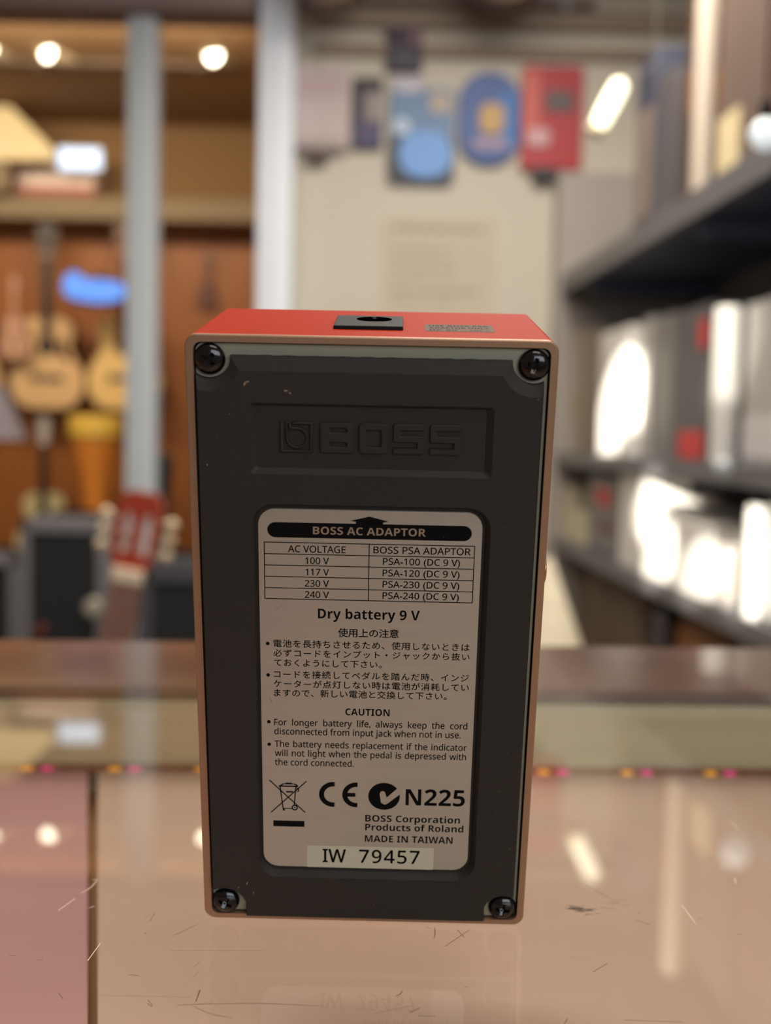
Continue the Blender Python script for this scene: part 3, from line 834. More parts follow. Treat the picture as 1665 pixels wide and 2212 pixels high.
# dark padded bag leaning by the post
a = at(254, 1130, 4.6)
bag = thing('gig_bag', 'dark slim gig bag leaning left of the grey post', 'bag', (a.x, a.y, 0), (0, math.radians(11), 0))
zt = at(254, 985, 4.6).z
MB().prism([(x, z) for x, z in spline([(-.09, 0), (-.1, .3), (-.075, .6), (-.045, .8), (-.025, zt * 1.0), (.0, zt + .03), (.028, zt), (.05, .8), (.08, .6), (.1, .3), (.09, 0)], 4)], -.05, .05, .02).build('padded_cover', mat('dark_green_nylon', (34, 42, 42), .8, bump=.4, bscale=300), bag)
mb = MB(); mb.tube([(-.06, -.052, .5), (-.02, -.075, .62), (.03, -.075, .62), (.06, -.052, .5)], .01); mb.build('handle', m_black, bag)

# soffit shelf: white box on a red tray, lit pale blue panel and cream folded board
zs_ = at(300, 430, 6.2).z
a, b = at(32, 410, 6.2), at(208, 410, 6.2)
mb = MB(); mb.box((a.x, a.y - .02, zs_), (b.x, a.y + .2, zs_ + .05), .004)
t = tag(mb.build('red_tray', mat('dusty_red_tray', (160, 78, 66), .6), None), 'dusty red tray on the ledge under the white box', 'tray')
mb = MB(); mb.box((a.x + .01, a.y, zs_ + .05), (b.x - .01, a.y + .18, at(100, 345, 6.2).z), .012)
tag(mb.build('white_box', mat('pinkish_white_card', (232, 210, 196), .6), None), 'pinkish white box on the red tray on the ledge', 'box')
c0, c1 = at(128, 352, 6.1), at(218, 352, 6.1)
lp = thing('backlit_box', 'small pale blue lit panel over the white box on the ledge', 'lit panel', (0, 0, 0))
mb = MB(); mb.box((c0.x - .01, c0.y - .01, at(130, 370, 6.1).z), (c1.x + .01, c0.y + .03, at(130, 316, 6.1).z), .015); mb.build('panel_frame', m_alu, lp)
mb = MB(); mb.box((c0.x, c0.y - .016, at(130, 366, 6.1).z), (c1.x, c0.y - .008, at(130, 322, 6.1).z), .002); mb.build('lit_face', mat('pale_blue_light', (196, 218, 255), .5, emit=1.2), lp)
mb = MB(); a = at(-10, 345, 6.0)
q = [at(-90, 235, 6.0), at(20, 228, 6.0), at(115, 322, 6.0), at(115, 345, 6.0), at(-90, 345, 6.0)]
mb.loft([[Vector((v.x, v.y, v.z)) for v in q], [Vector((v.x, v.y + .06, v.z)) for v in q]])
o = mb.build('cream_board', mat('cream_card', (232, 214, 168), .7), None); tag(o, 'cream board with a slanting edge at upper left', 'board')
mb = MB(); pz = zs_; mb.box((at(-60, 0, 6.05).x, CY + 6.03, pz), (at(20, 0, 6.05).x, CY + 6.10, at(0, 345, 6.05).z)); ob = mb.build('board_stand', m_soffit, o)

# blue oval sign on the slat wall
sg = thing('blue_sign', 'bright blue rounded lit sign left of the grey post', 'sign', at(202, 622, 5.9))
k = 5.9 / FPX
def sgp(ins): 
    return [(x * k, z * k) for x, z in spline([(-70 + ins, 6), (-58, 30 - ins), (-38, 38 - ins), (-18, 24 - ins), (10, 22 - ins), (50, 18 - ins), (72 - ins, 2), (68 - ins, -20), (40, -34 + ins), (0, -36 + ins), (-45, -28 + ins), (-66 + ins, -12), (-70 + ins, 6)], 5)[:-1]]
MB().prism(sgp(0), 0, .06, .01).build('sign_case', mat('plum_sign_edge', (96, 70, 110), .5), sg)
MB().prism(sgp(5), -.006, .001).build('lit_face', mat('blue_sign_light', (84, 140, 240), .5, emit=.55), sg)
mb = MB(); mb.tube([(0, .05, 30 * k), (0, .45, 40 * k)], .012); mb.build('bracket', m_black, sg)

# track spotlights under the guitar room ceiling
def track_lamp(px, py, Y, label, rx=0.0, rz=0.0, face=19):
    p = at(px, py, Y); k = Y / FPX; r = face * k
    t = thing('track_spotlight', label, 'spotlight', p, (0, 0, 0), 'track spotlights over the guitar room')
    M = Matrix.Rotation(rz, 4, 'Z') @ Matrix.Rotation(rx, 4, 'X')
    mb = MB(); mb.lathe([(r * .62, -.17), (r * .72, -.16), (r * 1.0, -.06), (r * 1.06, 0), (r * 1.06, .012), (r * .97, .012), (r * .95, 0)], 28, 'y', M)
    mb.build('lamp_housing', mat('cream_lamp_housing', (190, 172, 146), .5), t, smooth=True)
    mb = MB(); mb.lathe([(r * .95, .004), (r * .7, .012), (.001, .015)], 28, 'y', M)
    mb.build('lens', mat('lamp_lens', (255, 250, 226), .3, emit=9.0), t)
    top = CEIL - .036 - p.z
    mb = MB(); mb.tube([(-.10 * (1 if px > 200 else 1), .16, 0.02), (-.10, .16, top)], .014); mb.tube([(-.02, .12, 0.0), (-.10, .16, .02)], .014); mb.build('arm', m_alu2, t)
    return t
track_lamp(106, 112, 5.2, 'brightest round track spotlight in the left pane', .1, -.5)
track_lamp(463, 118, 5.2, 'round track spotlight in the right pane between the posts', .15, -.35)
track_lamp(-20, 100, 5.2, 'track spotlight cut by the left edge of the photo', .1, -.4)
tr = wbox('ceiling_track', at(-60, 0, 5.35).x, at(520, 0, 5.35).x, 5.32, 5.38, CEIL - .035, CEIL - .0125, mat('brown_track', (96, 78, 58), .6))
tag(tr, 'brown lighting track on the guitar room ceiling', 'lighting track')

# floor lamp at left edge
p = at(-22, 948, 4.5); k = 4.5 / FPX
fl = thing('floor_lamp', 'floor lamp with grey cone shade at the left edge', 'lamp', (p.x, p.y, 0))
mb = MB(); mb.lathe([(78 * k, p.z), (30 * k, p.z + 112 * k), (29 * k, p.z + 112 * k), (77 * k, p.z + .004)], 32, cap=False); mb.build('lamp_shade', mat('grey_lilac_shade', (150, 140, 146), .8), fl, smooth=True)
mb = MB(); mb.lathe([(.16, 0), (.16, .02), (.02, .035)], 28); mb.build('base', m_black, fl)
mb = MB(); mb.tube([(0, 0, .03), (0, 0, p.z + 110 * k)], .014); mb.tube([(-28 * k, 0, p.z + 108 * k), (28 * k, 0, p.z + 108 * k)], .006); mb.build('pole', mat('old_brass', (150, 120, 70), .4, metal=.6), fl)

# amplifiers standing this side of the partition
m_tolex = mat('dark_grey_tolex', (112, 108, 110), .7, bump=.4, bscale=400)
m_grille = mat('black_grille', (24, 27, 29), .85, bump=.5, bscale=700)
def amp(label, px0, px1, pytop, Y, fr, knobs, depth=.26, tol=m_tolex):
    x0, x1 = at(px0, 1200, Y).x, at(px1, 1200, Y).x; zt = at((px0 + px1) / 2, pytop, Y).z
    t = thing('amplifier', label, 'amplifier', ((x0 + x1) / 2, CY + Y, 0)); w2 = (x1 - x0) / 2
    f = fr * Y / FPX
    mb = MB(); mb.box((-w2, .02, .03), (w2, depth, zt), .012)
    for a_, b_ in (((-w2, 0), (-w2 + f * .8, 0)), ((w2 - f, 0), (w2, 0))): mb.box((a_[0], 0, .03), (b_[0], .03, zt), .006)
    mb.box((-w2, 0, zt - f * 1.2), (w2, .03, zt), .006); mb.box((-w2, 0, .03), (w2, .03, .08), .006)
    mb.build('cabinet', tol, t)
    mb = MB(); mb.box((-w2 + f * .7, .012, .07), (w2 - f * .9, .022, zt - f * 1.1)); mb.build('grille', m_grille, t)
    for sx in (-1, 1):
        for sy in (.05, depth - .05):
            mb = MB(); mb.lathe([(.016, 0), (.018, .03)], 14, mtx=Matrix.Translation((sx * (w2 - .03), sy, 0))); mb.build('foot', m_black, t)
    for (kx, kz, r, m) in knobs:
        q = at(kx, kz, Y); mb = MB()
        mb.lathe([(r, -.004), (r, .02), (r * .8, .024)], 20, 'y', Matrix.Translation((q.x - (x0 + x1) / 2, .01, q.z))); mb.build('knob', m, t)
    mb = MB(); mb.tube([(-.07, depth * .5, zt - .005), (-.06, depth * .5, zt + .012), (.06, depth * .5, zt + .012), (.07, depth * .5, zt - .005)], .008); mb.build('handle', m_black, t)
    return t
m_knob = mat('pale_knob', (180, 172, 152), .25, metal=.3); m_rk = mat('red_knob', (120, 48, 40), .4)
amp('black amplifier with grey frame and pale knob left of the guitar headstock', 42, 232, 1122, 3.4, 26, [(203, 1312, .030, m_knob), (88, 1360, .016, m_rk)])
amp('low black amplifier at the left edge of the photo', -120, 34, 1202, 3.38, 18, [])
amp('dark grey amplifier behind the guitar headstock, right of it', 296, 470, 1214, 3.2, 40, [], tol=mat('charcoal_tolex', (66, 66, 70), .7, bump=.4, bscale=400))

# classical guitar close behind the counter, on a stand
Yg = 1.9
pn = at(276, 1256, Yg)
ang = math.atan2(at(312, 1092, Yg).x - at(262, 1370, Yg).x, at(312, 1092, Yg).z - at(262, 1370, Yg).z)
bz = .235
tg = thing('classical_guitar', 'classical guitar with red slotted headstock just behind the counter', 'guitar', (pn.x, pn.y, pn.z), (0, ang, 0))
sg_ = 1.0
L0 = -(pn.z - bz) / math.cos(ang)               # lower end of the body in guitar coordinates
def gs(z): return z
MB().prism([(x, z + L0) for x, z in guitar_outline(.93)], .0, .1).build('body', m_mahog, tg)
MB().prism([(x, z + L0) for x, z in guitar_outline(.93, .012)], -.004, .001).build('soundboard', m_spruce, tg)
mb = MB(); mb.lathe([(.044, 0), (.044, .0012), (0, .0013)], 28, 'y', Matrix.Translation((0, -.004, L0 + .32))); mb.build('soundhole', m_ebony, tg)
mb = MB(); mb.box((-.09, -.012, L0 + .14), (.09, -.003, L0 + .17), .003); mb.build('bridge', m_ebony, tg)
mb = MB(); mb.loft([[Vector(v) for v in ((-.031, -.012, L0 + .33), (.031, -.012, L0 + .33), (.029, -.003, L0 + .33), (-.029, -.003, L0 + .33))],
                    [Vector(v) for v in ((-.030, -.012, L0 + .46), (.030, -.012, L0 + .46), (.027, .022, L0 + .46), (-.027, .022, L0 + .46))],
                    [Vector(v) for v in ((-.026, -.012, 0), (.026, -.012, 0), (.022, .014, 0), (-.022, .014, 0))]])
nk = mb.build('neck', m_rose, tg)
for i in range(12):
    z = -(1 - 2 ** (-(i + 1) / 12)) * .65
    mb = MB(); mb.box((-.0285, -.0135, z - .001), (.0285, -.0115, z + .001)); mb.build('fret', m_chrome, nk)
for i in range(6):
    x = -.021 + .0084 * i
    mb = MB(); mb.tube([(x * 1.3, -.0175, L0 + .16), (x, -.0165, .0)], .0007, 6); mb.build('string', m_bone, tg)
mb = MB(); mb.box((-.027, -.018, -.0005), (.027, .0, .024), .002); mb.build('nut', mat('cream_nut', (236, 214, 184), .4), tg)
mb = MB(); hw = .036; hz1 = .155
cr = [(-.028, .022), (-hw, .045), (-hw - .002, hz1 - .02), (-.03, hz1 - .004), (-.014, hz1 + .004), (0, hz1), (.014, hz1 + .004), (.03, hz1 - .004), (hw + .002, hz1 - .02), (hw, .045), (.028, .022)]
me = curve_mesh([[(x * 1000, z * 1000) for x, z in cr], slot(-.5, .5, 0, 1) and rrect(-24, -9, 45, 118, 6, 4)[::-1], rrect(9, 24, 45, 118, 6, 4)[::-1]], extrude=9)
for v in me.vertices: v.co = (v.co.x / 1000, -v.co.z / 1000 + .002, v.co.y / 1000)
me.materials.append(m_redwood)
hd = bpy.data.objects.new('headstock', me); COL.objects.link(hd); hd.parent = tg
for sx in (-1, 1):
    for kk in range(3):
        z = .055 + .027 * kk
        mb = MB(); mb.tube([(sx * .008, .002, z), (sx * .026, .002, z)], .0055); mb.build('string_roller', m_bone, hd)
        mb = MB(); mb.tube([(sx * .037, .004, z), (sx * .052, .004, z)], .003); mb.lathe([(.003, 0), (.0105, .003), (.0105, .014), (.004, .019)], 14, 'x', Matrix.Translation((sx * .048, .004, z)) @ Matrix.Rotation(0 if sx > 0 else math.pi, 4, 'Z'))
        mb.build('tuning_peg', mat('pearl_peg', (222, 198, 160), .35), hd)
gst = thing('guitar_stand', 'black stand under the classical guitar, hidden behind the counter', 'guitar stand', (pn.x + L0 * math.sin(ang), pn.y, 0))
mb = MB(); mb.tube([(-.13, .22, 0), (0, .14, .5), (.13, .22, 0)], .011); mb.tube([(0, -.12, 0), (0, .14, .19)], .011); mb.build('legs', m_black, gst)
mb = MB(); mb.tube([(-.045, -.03, bz - .022), (-.045, .14, bz - .022), (.045, .14, bz - .022), (.045, -.03, bz - .022)], .010); mb.tube([(0, .14, bz - .02), (0, .135, .45)], .010); mb.build('cradle', m_black, gst)

# ================================================================== PACKS ON THE BACK WALL
def pack(name, label, cat, px0, px1, py0, py1, m, r=8, th=.03, parts=(), Y=4.27):
    """retail pack hung flat on the wall: card plus raised printed or clear areas"""
    c = at((px0 + px1) / 2, (py0 + py1) / 2, Y); k = Y / FPX
    t = thing(name, label, cat, (c.x, CY + 4.298, c.z))
    hw_, hh_ = (px1 - px0) / 2 * k, (py1 - py0) / 2 * k
    MB().prism(rrect(-hw_, hw_, -hh_, hh_, min(r * k, hw_ * .98, hh_ * .98), 5), -th, 0, .002).build('card', m, t)
    for (nm, a0, a1, b0, b1, rr, mm, dp) in parts:
        x0, x1 = (a0 - (px0 + px1) / 2) * k, (a1 - (px0 + px1) / 2) * k
        z1, z0 = -(b0 - (py0 + py1) / 2) * k, -(b1 - (py0 + py1) / 2) * k
        MB().prism(rrect(x0, x1, z0, z1, min(rr * k, (x1 - x0) * .49, (z1 - z0) * .49), 5), -th - dp, -th + .001, min(.002, dp * .4)).build(nm, mm, t)
    mb = MB(); mb.tube([(0, .001, hh_ - .012), (0, -th - .04, hh_ - .012), (0, -th - .05, hh_ - .004)], .0025, 8); mb.build('hook', m_chrome, t)
    return t
C = lambda n, rgb, r=.5: mat(n, rgb, r, var=.06)
pack('strap_pack', 'dark purple pack hung highest at the top of the wall', 'pack', 836, 912, 38, 150, C('dark_plum_card', (52, 34, 56)), 6, .03,
     [('header_band', 840, 908, 40, 56, 3, C('black_card', (34, 32, 34)), .004), ('product_window', 846, 892, 108, 146, 8, C('dark_slate', (62, 62, 72)), .008), ('price_tag', 884, 912, 70, 94, 4, C('dusty_rose', (136, 96, 108)), .004)])
pack('shirt_pack', 'large pale pinkish pack nearest the white post', 'pack', 632, 756, 148, 322, C('pale_pink_card', (196, 180, 178)), 14, .05,
     [('printed_panel', 648, 742, 170, 215, 8, C('faded_pink', (190, 166, 168)), .004), ('folded_hem', 640, 748, 296, 318, 8, C('pinkish_grey', (178, 162, 158)), .01)])
pack('tuner_box', 'dark brown small box under the large pale pinkish pack', 'box', 664, 706, 326, 352, C('dark_brown_card', (84, 66, 58)), 4, .05)
pack('string_pack', 'narrow black and purple pack left of the blue packs', 'pack', 763, 826, 172, 316, C('charcoal_card', (70, 66, 74)), 5, .03,
     [('header_band', 766, 822, 174, 196, 3, C('black_card', (34, 32, 34)), .004), ('pale_flash', 790, 824, 200, 262, 10, C('grey_beige_print', (150, 138, 134)), .003), ('purple_panel', 768, 822, 262, 314, 5, C('purple_print', (74, 66, 104)), .004)])
pack('cable_pack', 'sky blue pack with a light blue round window and black foot', 'pack', 844, 978, 196, 388, C('steel_blue_card', (104, 132, 168)), 8, .03,
     [('white_header', 850, 912, 172, 206, 5, C('pale_lilac_print', (186, 184, 196)), .004), ('beige_patch', 926, 972, 204, 246, 8, C('wall_beige_print', (176, 160, 146)), .003),
      ('dark_foot', 842, 980, 296, 390, 14, C('slate_black_print', (58, 60, 72)), .004), ('round_window', 862, 976, 284, 382, 46, C('sky_blue_print', (112, 160, 222)), .012), ('white_flash', 850, 886, 258, 292, 12, C('icy_white_print', (186, 204, 222)), .006)])
pack('string_pack', 'royal blue arch-topped pack with an orange picture left of the red pack', 'pack', 992, 1122, 160, 350, C('royal_blue_card', (66, 92, 152)), 60, .03,
     [('right_panel', 1072, 1118, 200, 320, 8, C('azure_print', (52, 110, 178)), .003), ('picture', 1036, 1088, 226, 288, 16, C('amber_picture', (196, 156, 98)), .008), ('caption', 1024, 1096, 296, 320, 8, C('lilac_caption', (160, 140, 160)), .005)])
pack('tuner_pack', 'tall red pack with a dark window, rightmost on the wall', 'pack', 1128, 1256, 148, 362, C('crimson_card', (172, 34, 44)), 10, .035,
     [('dark_window', 1176, 1238, 200, 244, 6, C('brown_grey_window', (92, 74, 72)), .006), ('orange_side', 1130, 1164, 160, 280, 8, C('coral_print', (204, 92, 80)), .003), ('white_patch', 1138, 1188, 278, 316, 10, C('rose_white_print', (206, 160, 162)), .006)])
pack('capo_box', 'small black box under the red pack', 'box', 1150, 1196, 364, 392, C('black_card', (34, 32, 34)), 4, .05)
# notice pinned under the packs: faint lines of print
a, b = at(826, 468, 4.28), at(1066, 700, 4.28)
nz = thing('paper_notice', 'beige paper notice with faint printed lines on the back wall', 'notice', ((a.x + b.x) / 2, CY + 4.3, (a.z + b.z) / 2))
MB().prism(rrect(-(b.x - a.x) / 2, (b.x - a.x) / 2, -(a.z - b.z) / 2, (a.z - b.z) / 2, .004, 3), -.003, 0).build('sheet', C('beige_paper', (200, 188, 168), .8), nz)
mpr = C('faint_print', (150, 138, 124), .8)
k = 4.28 / FPX
for py, x0, x1, hh in ((494, 850, 1052, 9), (540, 850, 970, 4), (560, 850, 990, 4), (580, 850, 985, 4), (600, 850, 980, 4), (628, 850, 1046, 7), (650, 850, 980, 4)):
    cz = (584 - py) * k; x = (x0 - 946) * k
    mb = MB()
    while x < (x1 - 946) * k - .02:
        wd = random.uniform(.02, .06); mb.box((x, -.0036, cz - hh * k * .5), (min(x + wd, (x1 - 946) * k), -.0029, cz + hh * k * .5)); x += wd + .012
    mb.build('printed_line', mpr, nz)
# two drums on a high shelf above the packs
hs = thing('high_shelf', 'brown shelf above the packs at the very top', 'shelf', (0, CY + 4.3, 0))
x0, x1 = at(632, 0, 4.2).x, at(1290, 0, 4.2).x; zsf = at(900, -14, 4.15).z
mb = MB(); mb.box((x0 + .02, -.10, zsf), (x1, 0, zsf + .02), .003); mb.build('shelf_board', mat('shelf_taupe', (150, 138, 128), .6), hs)
for sx in (x0 + .12, x1 - .12):
    mb = MB(); mb.box((sx, -.09, zsf - .02), (sx + .02, 0, zsf), .002); mb.build('bracket', m_alu2, hs)
def bowl(px, py, wpx, Y, label):
    p = at(px, py, Y); k = Y / FPX; r = wpx / 2 * k; zt = zsf
    return p, r
# hand drums hung under the shelf on the wall, their lower edges in view
for px, py, wp, lab_ in ((718, 40, 150, 'dark brown round drum hung left at the top of the wall'), (1084, 34, 190, 'dark brown round drum hung right at the top of the wall')):
    k = 4.05 / FPX; r = wp / 2 * k; p = at(px, py, 4.05)
    t = thing('frame_drum', lab_, 'drum', (p.x, CY + 4.02, p.z + r * .999), (0, 0, 0), 'frame drums hung before the high shelf')
    mb = MB(); mb.lathe([(r * .96, .0), (r, .01), (r, .09), (r * .96, .1)], 40, 'y'); mb.build('shell', mat('dark_walnut', (96, 74, 56), .5, var=.15, scale=8), t, smooth=True)
    mb = MB(); mb.lathe([(r * .94, .1), (r * .94, .102), (.001, .103)], 40, 'y'); mb.build('drum_skin', mat('brown_skin', (112, 86, 66), .7), t)
    mb = MB(); mb.tube([(0, 0, r * .9), (0, .26, r * .95)], .008); mb.build('wall_peg', m_black, t)

# ================================================================== RIGHT-HAND SHELVES
AZ = math.radians(3.6)
SX, SY = .653, 4.2                        # front edge passes here (x, distance ahead)
FW = Vector((math.sin(-AZ) * -1, -math.cos(AZ), 0))      # along the shelf, towards the camera
INW = Vector((math.cos(AZ), math.sin(AZ), 0))            # into the shelf, towards the wall
ORG = Vector((SX, CY + SY, 0))
SHM = Matrix(((FW.x, INW.x, 0, ORG.x), (FW.y, INW.y, 0, ORG.y), (0, 0, 1, 0), (0, 0, 0, 1)))
def along(px, inset=0.0, py=1106):
    """distance along the shelf at photo column px, on the line this far in from the front edge"""
    Yv = (SX - CAM.x + inset / math.cos(AZ) + SY * math.tan(AZ)) / ((px - 832.5 - ROLL * (1106 - py)) / FPX + math.tan(AZ))
    return (SY - Yv) / math.cos(AZ), Yv
m_shelf_d = mat('charcoal_shelf', (78, 84, 106), .5, var=.1)
m_shelf_e = mat('grey_shelf_lip', (104, 102, 104), .45, var=.06)
zA, zB, zC = CAM.z + .605, CAM.z - .05, CAM.z - .372
LEN = 2.9
def shelf(name, z, label, th, dp=.42, s0=-.02, brk=True):
    t = thing(name, label, 'shelf', (0, 0, 0)); t.matrix_world = SHM @ Matrix.Translation((0, 0, z))
    MB().box((s0, 0.004, -th), (LEN, dp, 0), .002).build('shelf_board', m_shelf_d, t)
    MB().box((s0, -.012, -th - .012), (LEN, .004, .006), .002).build('shelf_lip', m_shelf_e, t)
    s = .3
    while s < LEN:
        MB().box((s, .03, -th - .05), (s + .02, dp, -th), .002).build('bracket', m_shelf_d, t); s += 1.1
    return t
shelf('wall_shelf', zA, 'upper dark shelf on the right, seen from below', .05, .46)
shelf('wall_shelf', zB, 'middle dark shelf on the right at eye level', .03)
shelf('wall_shelf', zC, 'lower dark shelf on the right, seen from above', .03)
up = thing('shelf_upright', 'dark tall panel carrying the right-hand shelves against the wall', 'shelf upright', (0, 0, 0)); up.matrix_world = SHM
MB().box((-.02, .465, 0), (LEN, .49, CEIL - .02)).build('back_panel', mat('grey_back_panel', (96, 92, 92), .7), up)

PLACED = {}
def clear_run(key, lo, hi, i0, i1):
    """keep a thing on a shelf clear of the end wall and of the things already standing there"""
    lo = max(lo, .004)
    for a, b, c, d in PLACED.setdefault(key, []):
        if lo < b and hi > a and i0 < d and i1 > c: lo = max(lo, b + .0015)
    if hi < lo + .025: hi = lo + .025
    PLACED[key].append((lo, hi, i0 - .013, i1))
    return lo, hi
def shelf_box(name, label, cat, px0, px1, py_top, z0, m, inset=.02, depth=.16, py_bot=None, shape='box', parts=(), group=None, zlift=0.0, ends=True):
    pm = py_top + 150
    s1, Y1 = along(px0, inset, pm); s2, Y2 = along(px1, inset, pm)
    Yc = (Y1 + Y2) / 2
    zt = at((px0 + px1) / 2, py_top, Yc).z
    if shape == 'box': s1, s2 = clear_run(z0, min(s1, s2), max(s1, s2), inset - .004, inset + depth)
    L = abs(s2 - s1); sc = (s1 + s2) / 2
    if shape in ('bottle', 'tube'):
        rad = (px1 - px0) / 2 * Yc / FPX
        sc, Yc = along((px0 + px1) / 2, inset + rad, pm)
        rad = (px1 - px0) / 2 * Yc / FPX
        zt = at((px0 + px1) / 2, py_top, Yc).z
        lo, hi = clear_run(z0, sc - rad, sc + rad, inset, inset + 2 * rad); sc = lo + rad
    t = thing(name, label, cat, (0, 0, 0), group=group)
    t.matrix_world = SHM @ Matrix.Translation((sc, inset, z0 + .0004 + zlift))
    h = zt - z0 - zlift
    if shape == 'box':
        MB().box((-L / 2, 0, 0), (L / 2, depth, h), .004).build('carton', m, t)
    elif shape == 'bottle':
        r = rad
        mb = MB(); mb.lathe([(r * .9, 0), (r, .01), (r, h * .72), (r * .6, h * .84), (r * .35, h * .88), (r * .35, h)], 28, mtx=Matrix.Translation((0, r, 0))); mb.build('body', m, t, smooth=True)
    elif shape == 'tube':
        r = rad
        mb = MB(); mb.lathe([(r * .96, 0), (r, .008), (r, h - .03), (r * .97, h - .02), (r, h - .01), (r * .9, h)], 28, mtx=Matrix.Translation((0, r, 0))); mb.build('body', m, t, smooth=True)
    elif shape == 'round':
        r = h / 2
        mb = MB(); mb.lathe([(.001, -r)] + [(r * math.cos(math.radians(a)), r * math.sin(math.radians(a))) for a in range(-80, 81, 10)] + [(.001, r)], 24, mtx=Matrix.Translation((0, r, r)), cap=False); mb.build('body', m, t, smooth=True)
    for (nm, a0, a1, b0, b1, mm) in parts:      # fractions of length and height, on the aisle face
        if shape == 'box':
            MB().box((-L / 2 + a0 * L, -.003, b0 * h), (-L / 2 + a1 * L, .001, b1 * h), .001).build(nm, mm, t)
            if ends: MB().box((L / 2 - .001, .1 * depth, b0 * h), (L / 2 + .003, .9 * depth, b1 * h), .001).build(nm, mm, t)
    return t
W_ = C('white_carton', (236, 232, 224), .55); Wg = C('pale_grey_carton', (176, 172, 166)); G1 = C('mid_grey_carton', (132, 128, 124)); G2 = C('dark_grey_carton', (92, 88, 90))
BE = C('beige_carton', (184, 166, 144)); TA = C('taupe_carton', (142, 126, 114)); RD = C('bright_red_print', (214, 58, 56)); SL = C('slate_blue_carton', (88, 94, 112)); BR = C('brown_carton', (96, 66, 48)); OR = C('orange_brown_print', (150, 92, 46)); OL = C('olive_print', (150, 142, 70))
GB = 'cartons on the middle shelf'; GC = 'cartons on the lower shelf'; GA = 'cartons on the upper shelf'
# middle shelf, far to near
shelf_box('carton', 'beige carton farthest along the middle shelf', 'box', 1206, 1250, 720, zB, BE, .05, .2, parts=[('olive_print', .2, .6, .25, .5, OL)], group=GB)
shelf_box('carton', 'taupe carton beside the tall glaring white carton', 'box', 1252, 1288, 716, zB, TA, .05, .2, group=GB)
shelf_box('carton', 'tall white glaring carton on the middle shelf', 'box', 1292, 1352, 712, zB, W_, .01, .26, group=GB)
shelf_box('carton', 'pale grey carton right of the tall glaring carton', 'box', 1356, 1402, 690, zB, Wg, .05, .26, group=GB)
shelf_box('carton', 'mid grey carton in the centre of the middle shelf', 'box', 1406, 1448, 680, zB, G1, .06, .26, group=GB)
shelf_box('carton', 'dark grey carton with red bottom corner on the middle shelf', 'box', 1452, 1524, 664, zB, G2, .05, .26, parts=[('red_print', .25, .95, .02, .2, RD), ('red_spot', .75, .98, .72, .9, RD)], group=GB, ends=False)
shelf_box('canister', 'pale white tall canister standing on the middle shelf', 'canister', 1534, 1596, 664, zB, W_, .0, .2, shape='tube', group='white canisters on the shelves')
shelf_box('carton', 'broad pale grey carton nearest on the middle shelf', 'box', 1604, 1730, 640, zB, Wg, .05, .26, parts=[('lower_band', .02, .98, .05, .3, C('white_grey_print', (206, 202, 200)))], group=GB)
# lower shelf
shelf_box('carton', 'cream carton farthest along the lower shelf', 'box', 1200, 1228, 1050, zC, C('cream_carton', (214, 202, 172)), .02, .2, group=GC)
shelf_box('carton', 'short cream carton near the far end of the lower shelf', 'box', 1230, 1262, 1104, zC, C('cream_carton', (214, 202, 172)), .02, .2, group=GC)
shelf_box('carton', 'grey carton with a red round spot on the lower shelf', 'box', 1268, 1334, 1030, zC, G1, .03, .2, parts=[('red_spot', .3, .75, .62, .86, RD), ('plum_print', .4, .9, .3, .44, C('plum_print', (116, 72, 82)))], group=GC)
shelf_box('carton', 'white glaring carton first of the bright pair on the lower shelf', 'box', 1338, 1388, 1024, zC, W_, .01, .2, group=GC)
shelf_box('carton', 'white glaring low carton second of the bright pair on the lower shelf', 'box', 1392, 1450, 1092, zC, W_, .0, .2, group=GC)
shelf_box('carton', 'white low carton beside the glassy jars on the lower shelf', 'box', 1456, 1536, 1126, zC, W_, .0, .2, group=GC)
shelf_box('carton', 'grey brown upright cartons behind the white low carton', 'box', 1440, 1540, 1032, zC, TA, .21, .12, group=GC)
shelf_box('carton', 'grey beige carton behind the glassy jar', 'box', 1544, 1606, 1030, zC, G1, .2, .12, group=GC)
shelf_box('jar', 'small pale jar on the lower shelf left of the narrow bright canister', 'jar', 1556, 1600, 1150, zC, C('pale_glassy_jar', (204, 196, 186), .15), .01, .1, shape='bottle')
shelf_box('canister', 'narrow bright white canister nearest on the lower shelf', 'canister', 1612, 1656, 1092, zC, W_, .0, .1, shape='tube', group='white canisters on the shelves')
shelf_box('carton', 'grey carton at the right edge on the lower shelf', 'box', 1662, 1760, 1090, zC, Wg, .04, .2, group=GC)
# upper shelf
shelf_box('carton', 'slate blue carton farthest on the upper shelf', 'box', 1364, 1402, 118, zA, C('dusk_slate_carton', (70, 74, 90)), .04, .2, group=GA, parts=[('beige_panel', .1, .9, .1, .7, TA)])
shelf_box('carton', 'grey carton next to the slate blue one on the upper shelf', 'box', 1404, 1436, 160, zA, G2, .04, .2, group=GA)
shelf_box('carton', 'tall dark brown carton on the upper shelf', 'box', 1438, 1486, -40, zA, BR, .08, .26, group=GA, parts=[('orange_print', .45, .9, .42, .6, OR)])
shelf_box('paper_roll', 'tall pale paper roll standing on the upper shelf', 'paper roll', 1486, 1532, -60, zA, C('pale_cream_paper', (214, 200, 182)), .02, .1, shape='tube')
shelf_box('carton', 'taupe large carton on the upper shelf right of the paper roll', 'box', 1540, 1640, -60, zA, C('dusk_taupe_carton', (108, 90, 80)), .06, .3, group=GA, parts=[('cream_print', .02, .5, .1, .38, C('cream_print', (222, 204, 160)))])
shelf_box('carton', 'reddish brown carton at the right edge on the upper shelf', 'box', 1646, 1800, -60, zA, C('reddish_brown_carton', (104, 70, 62)), .05, .3, group=GA)
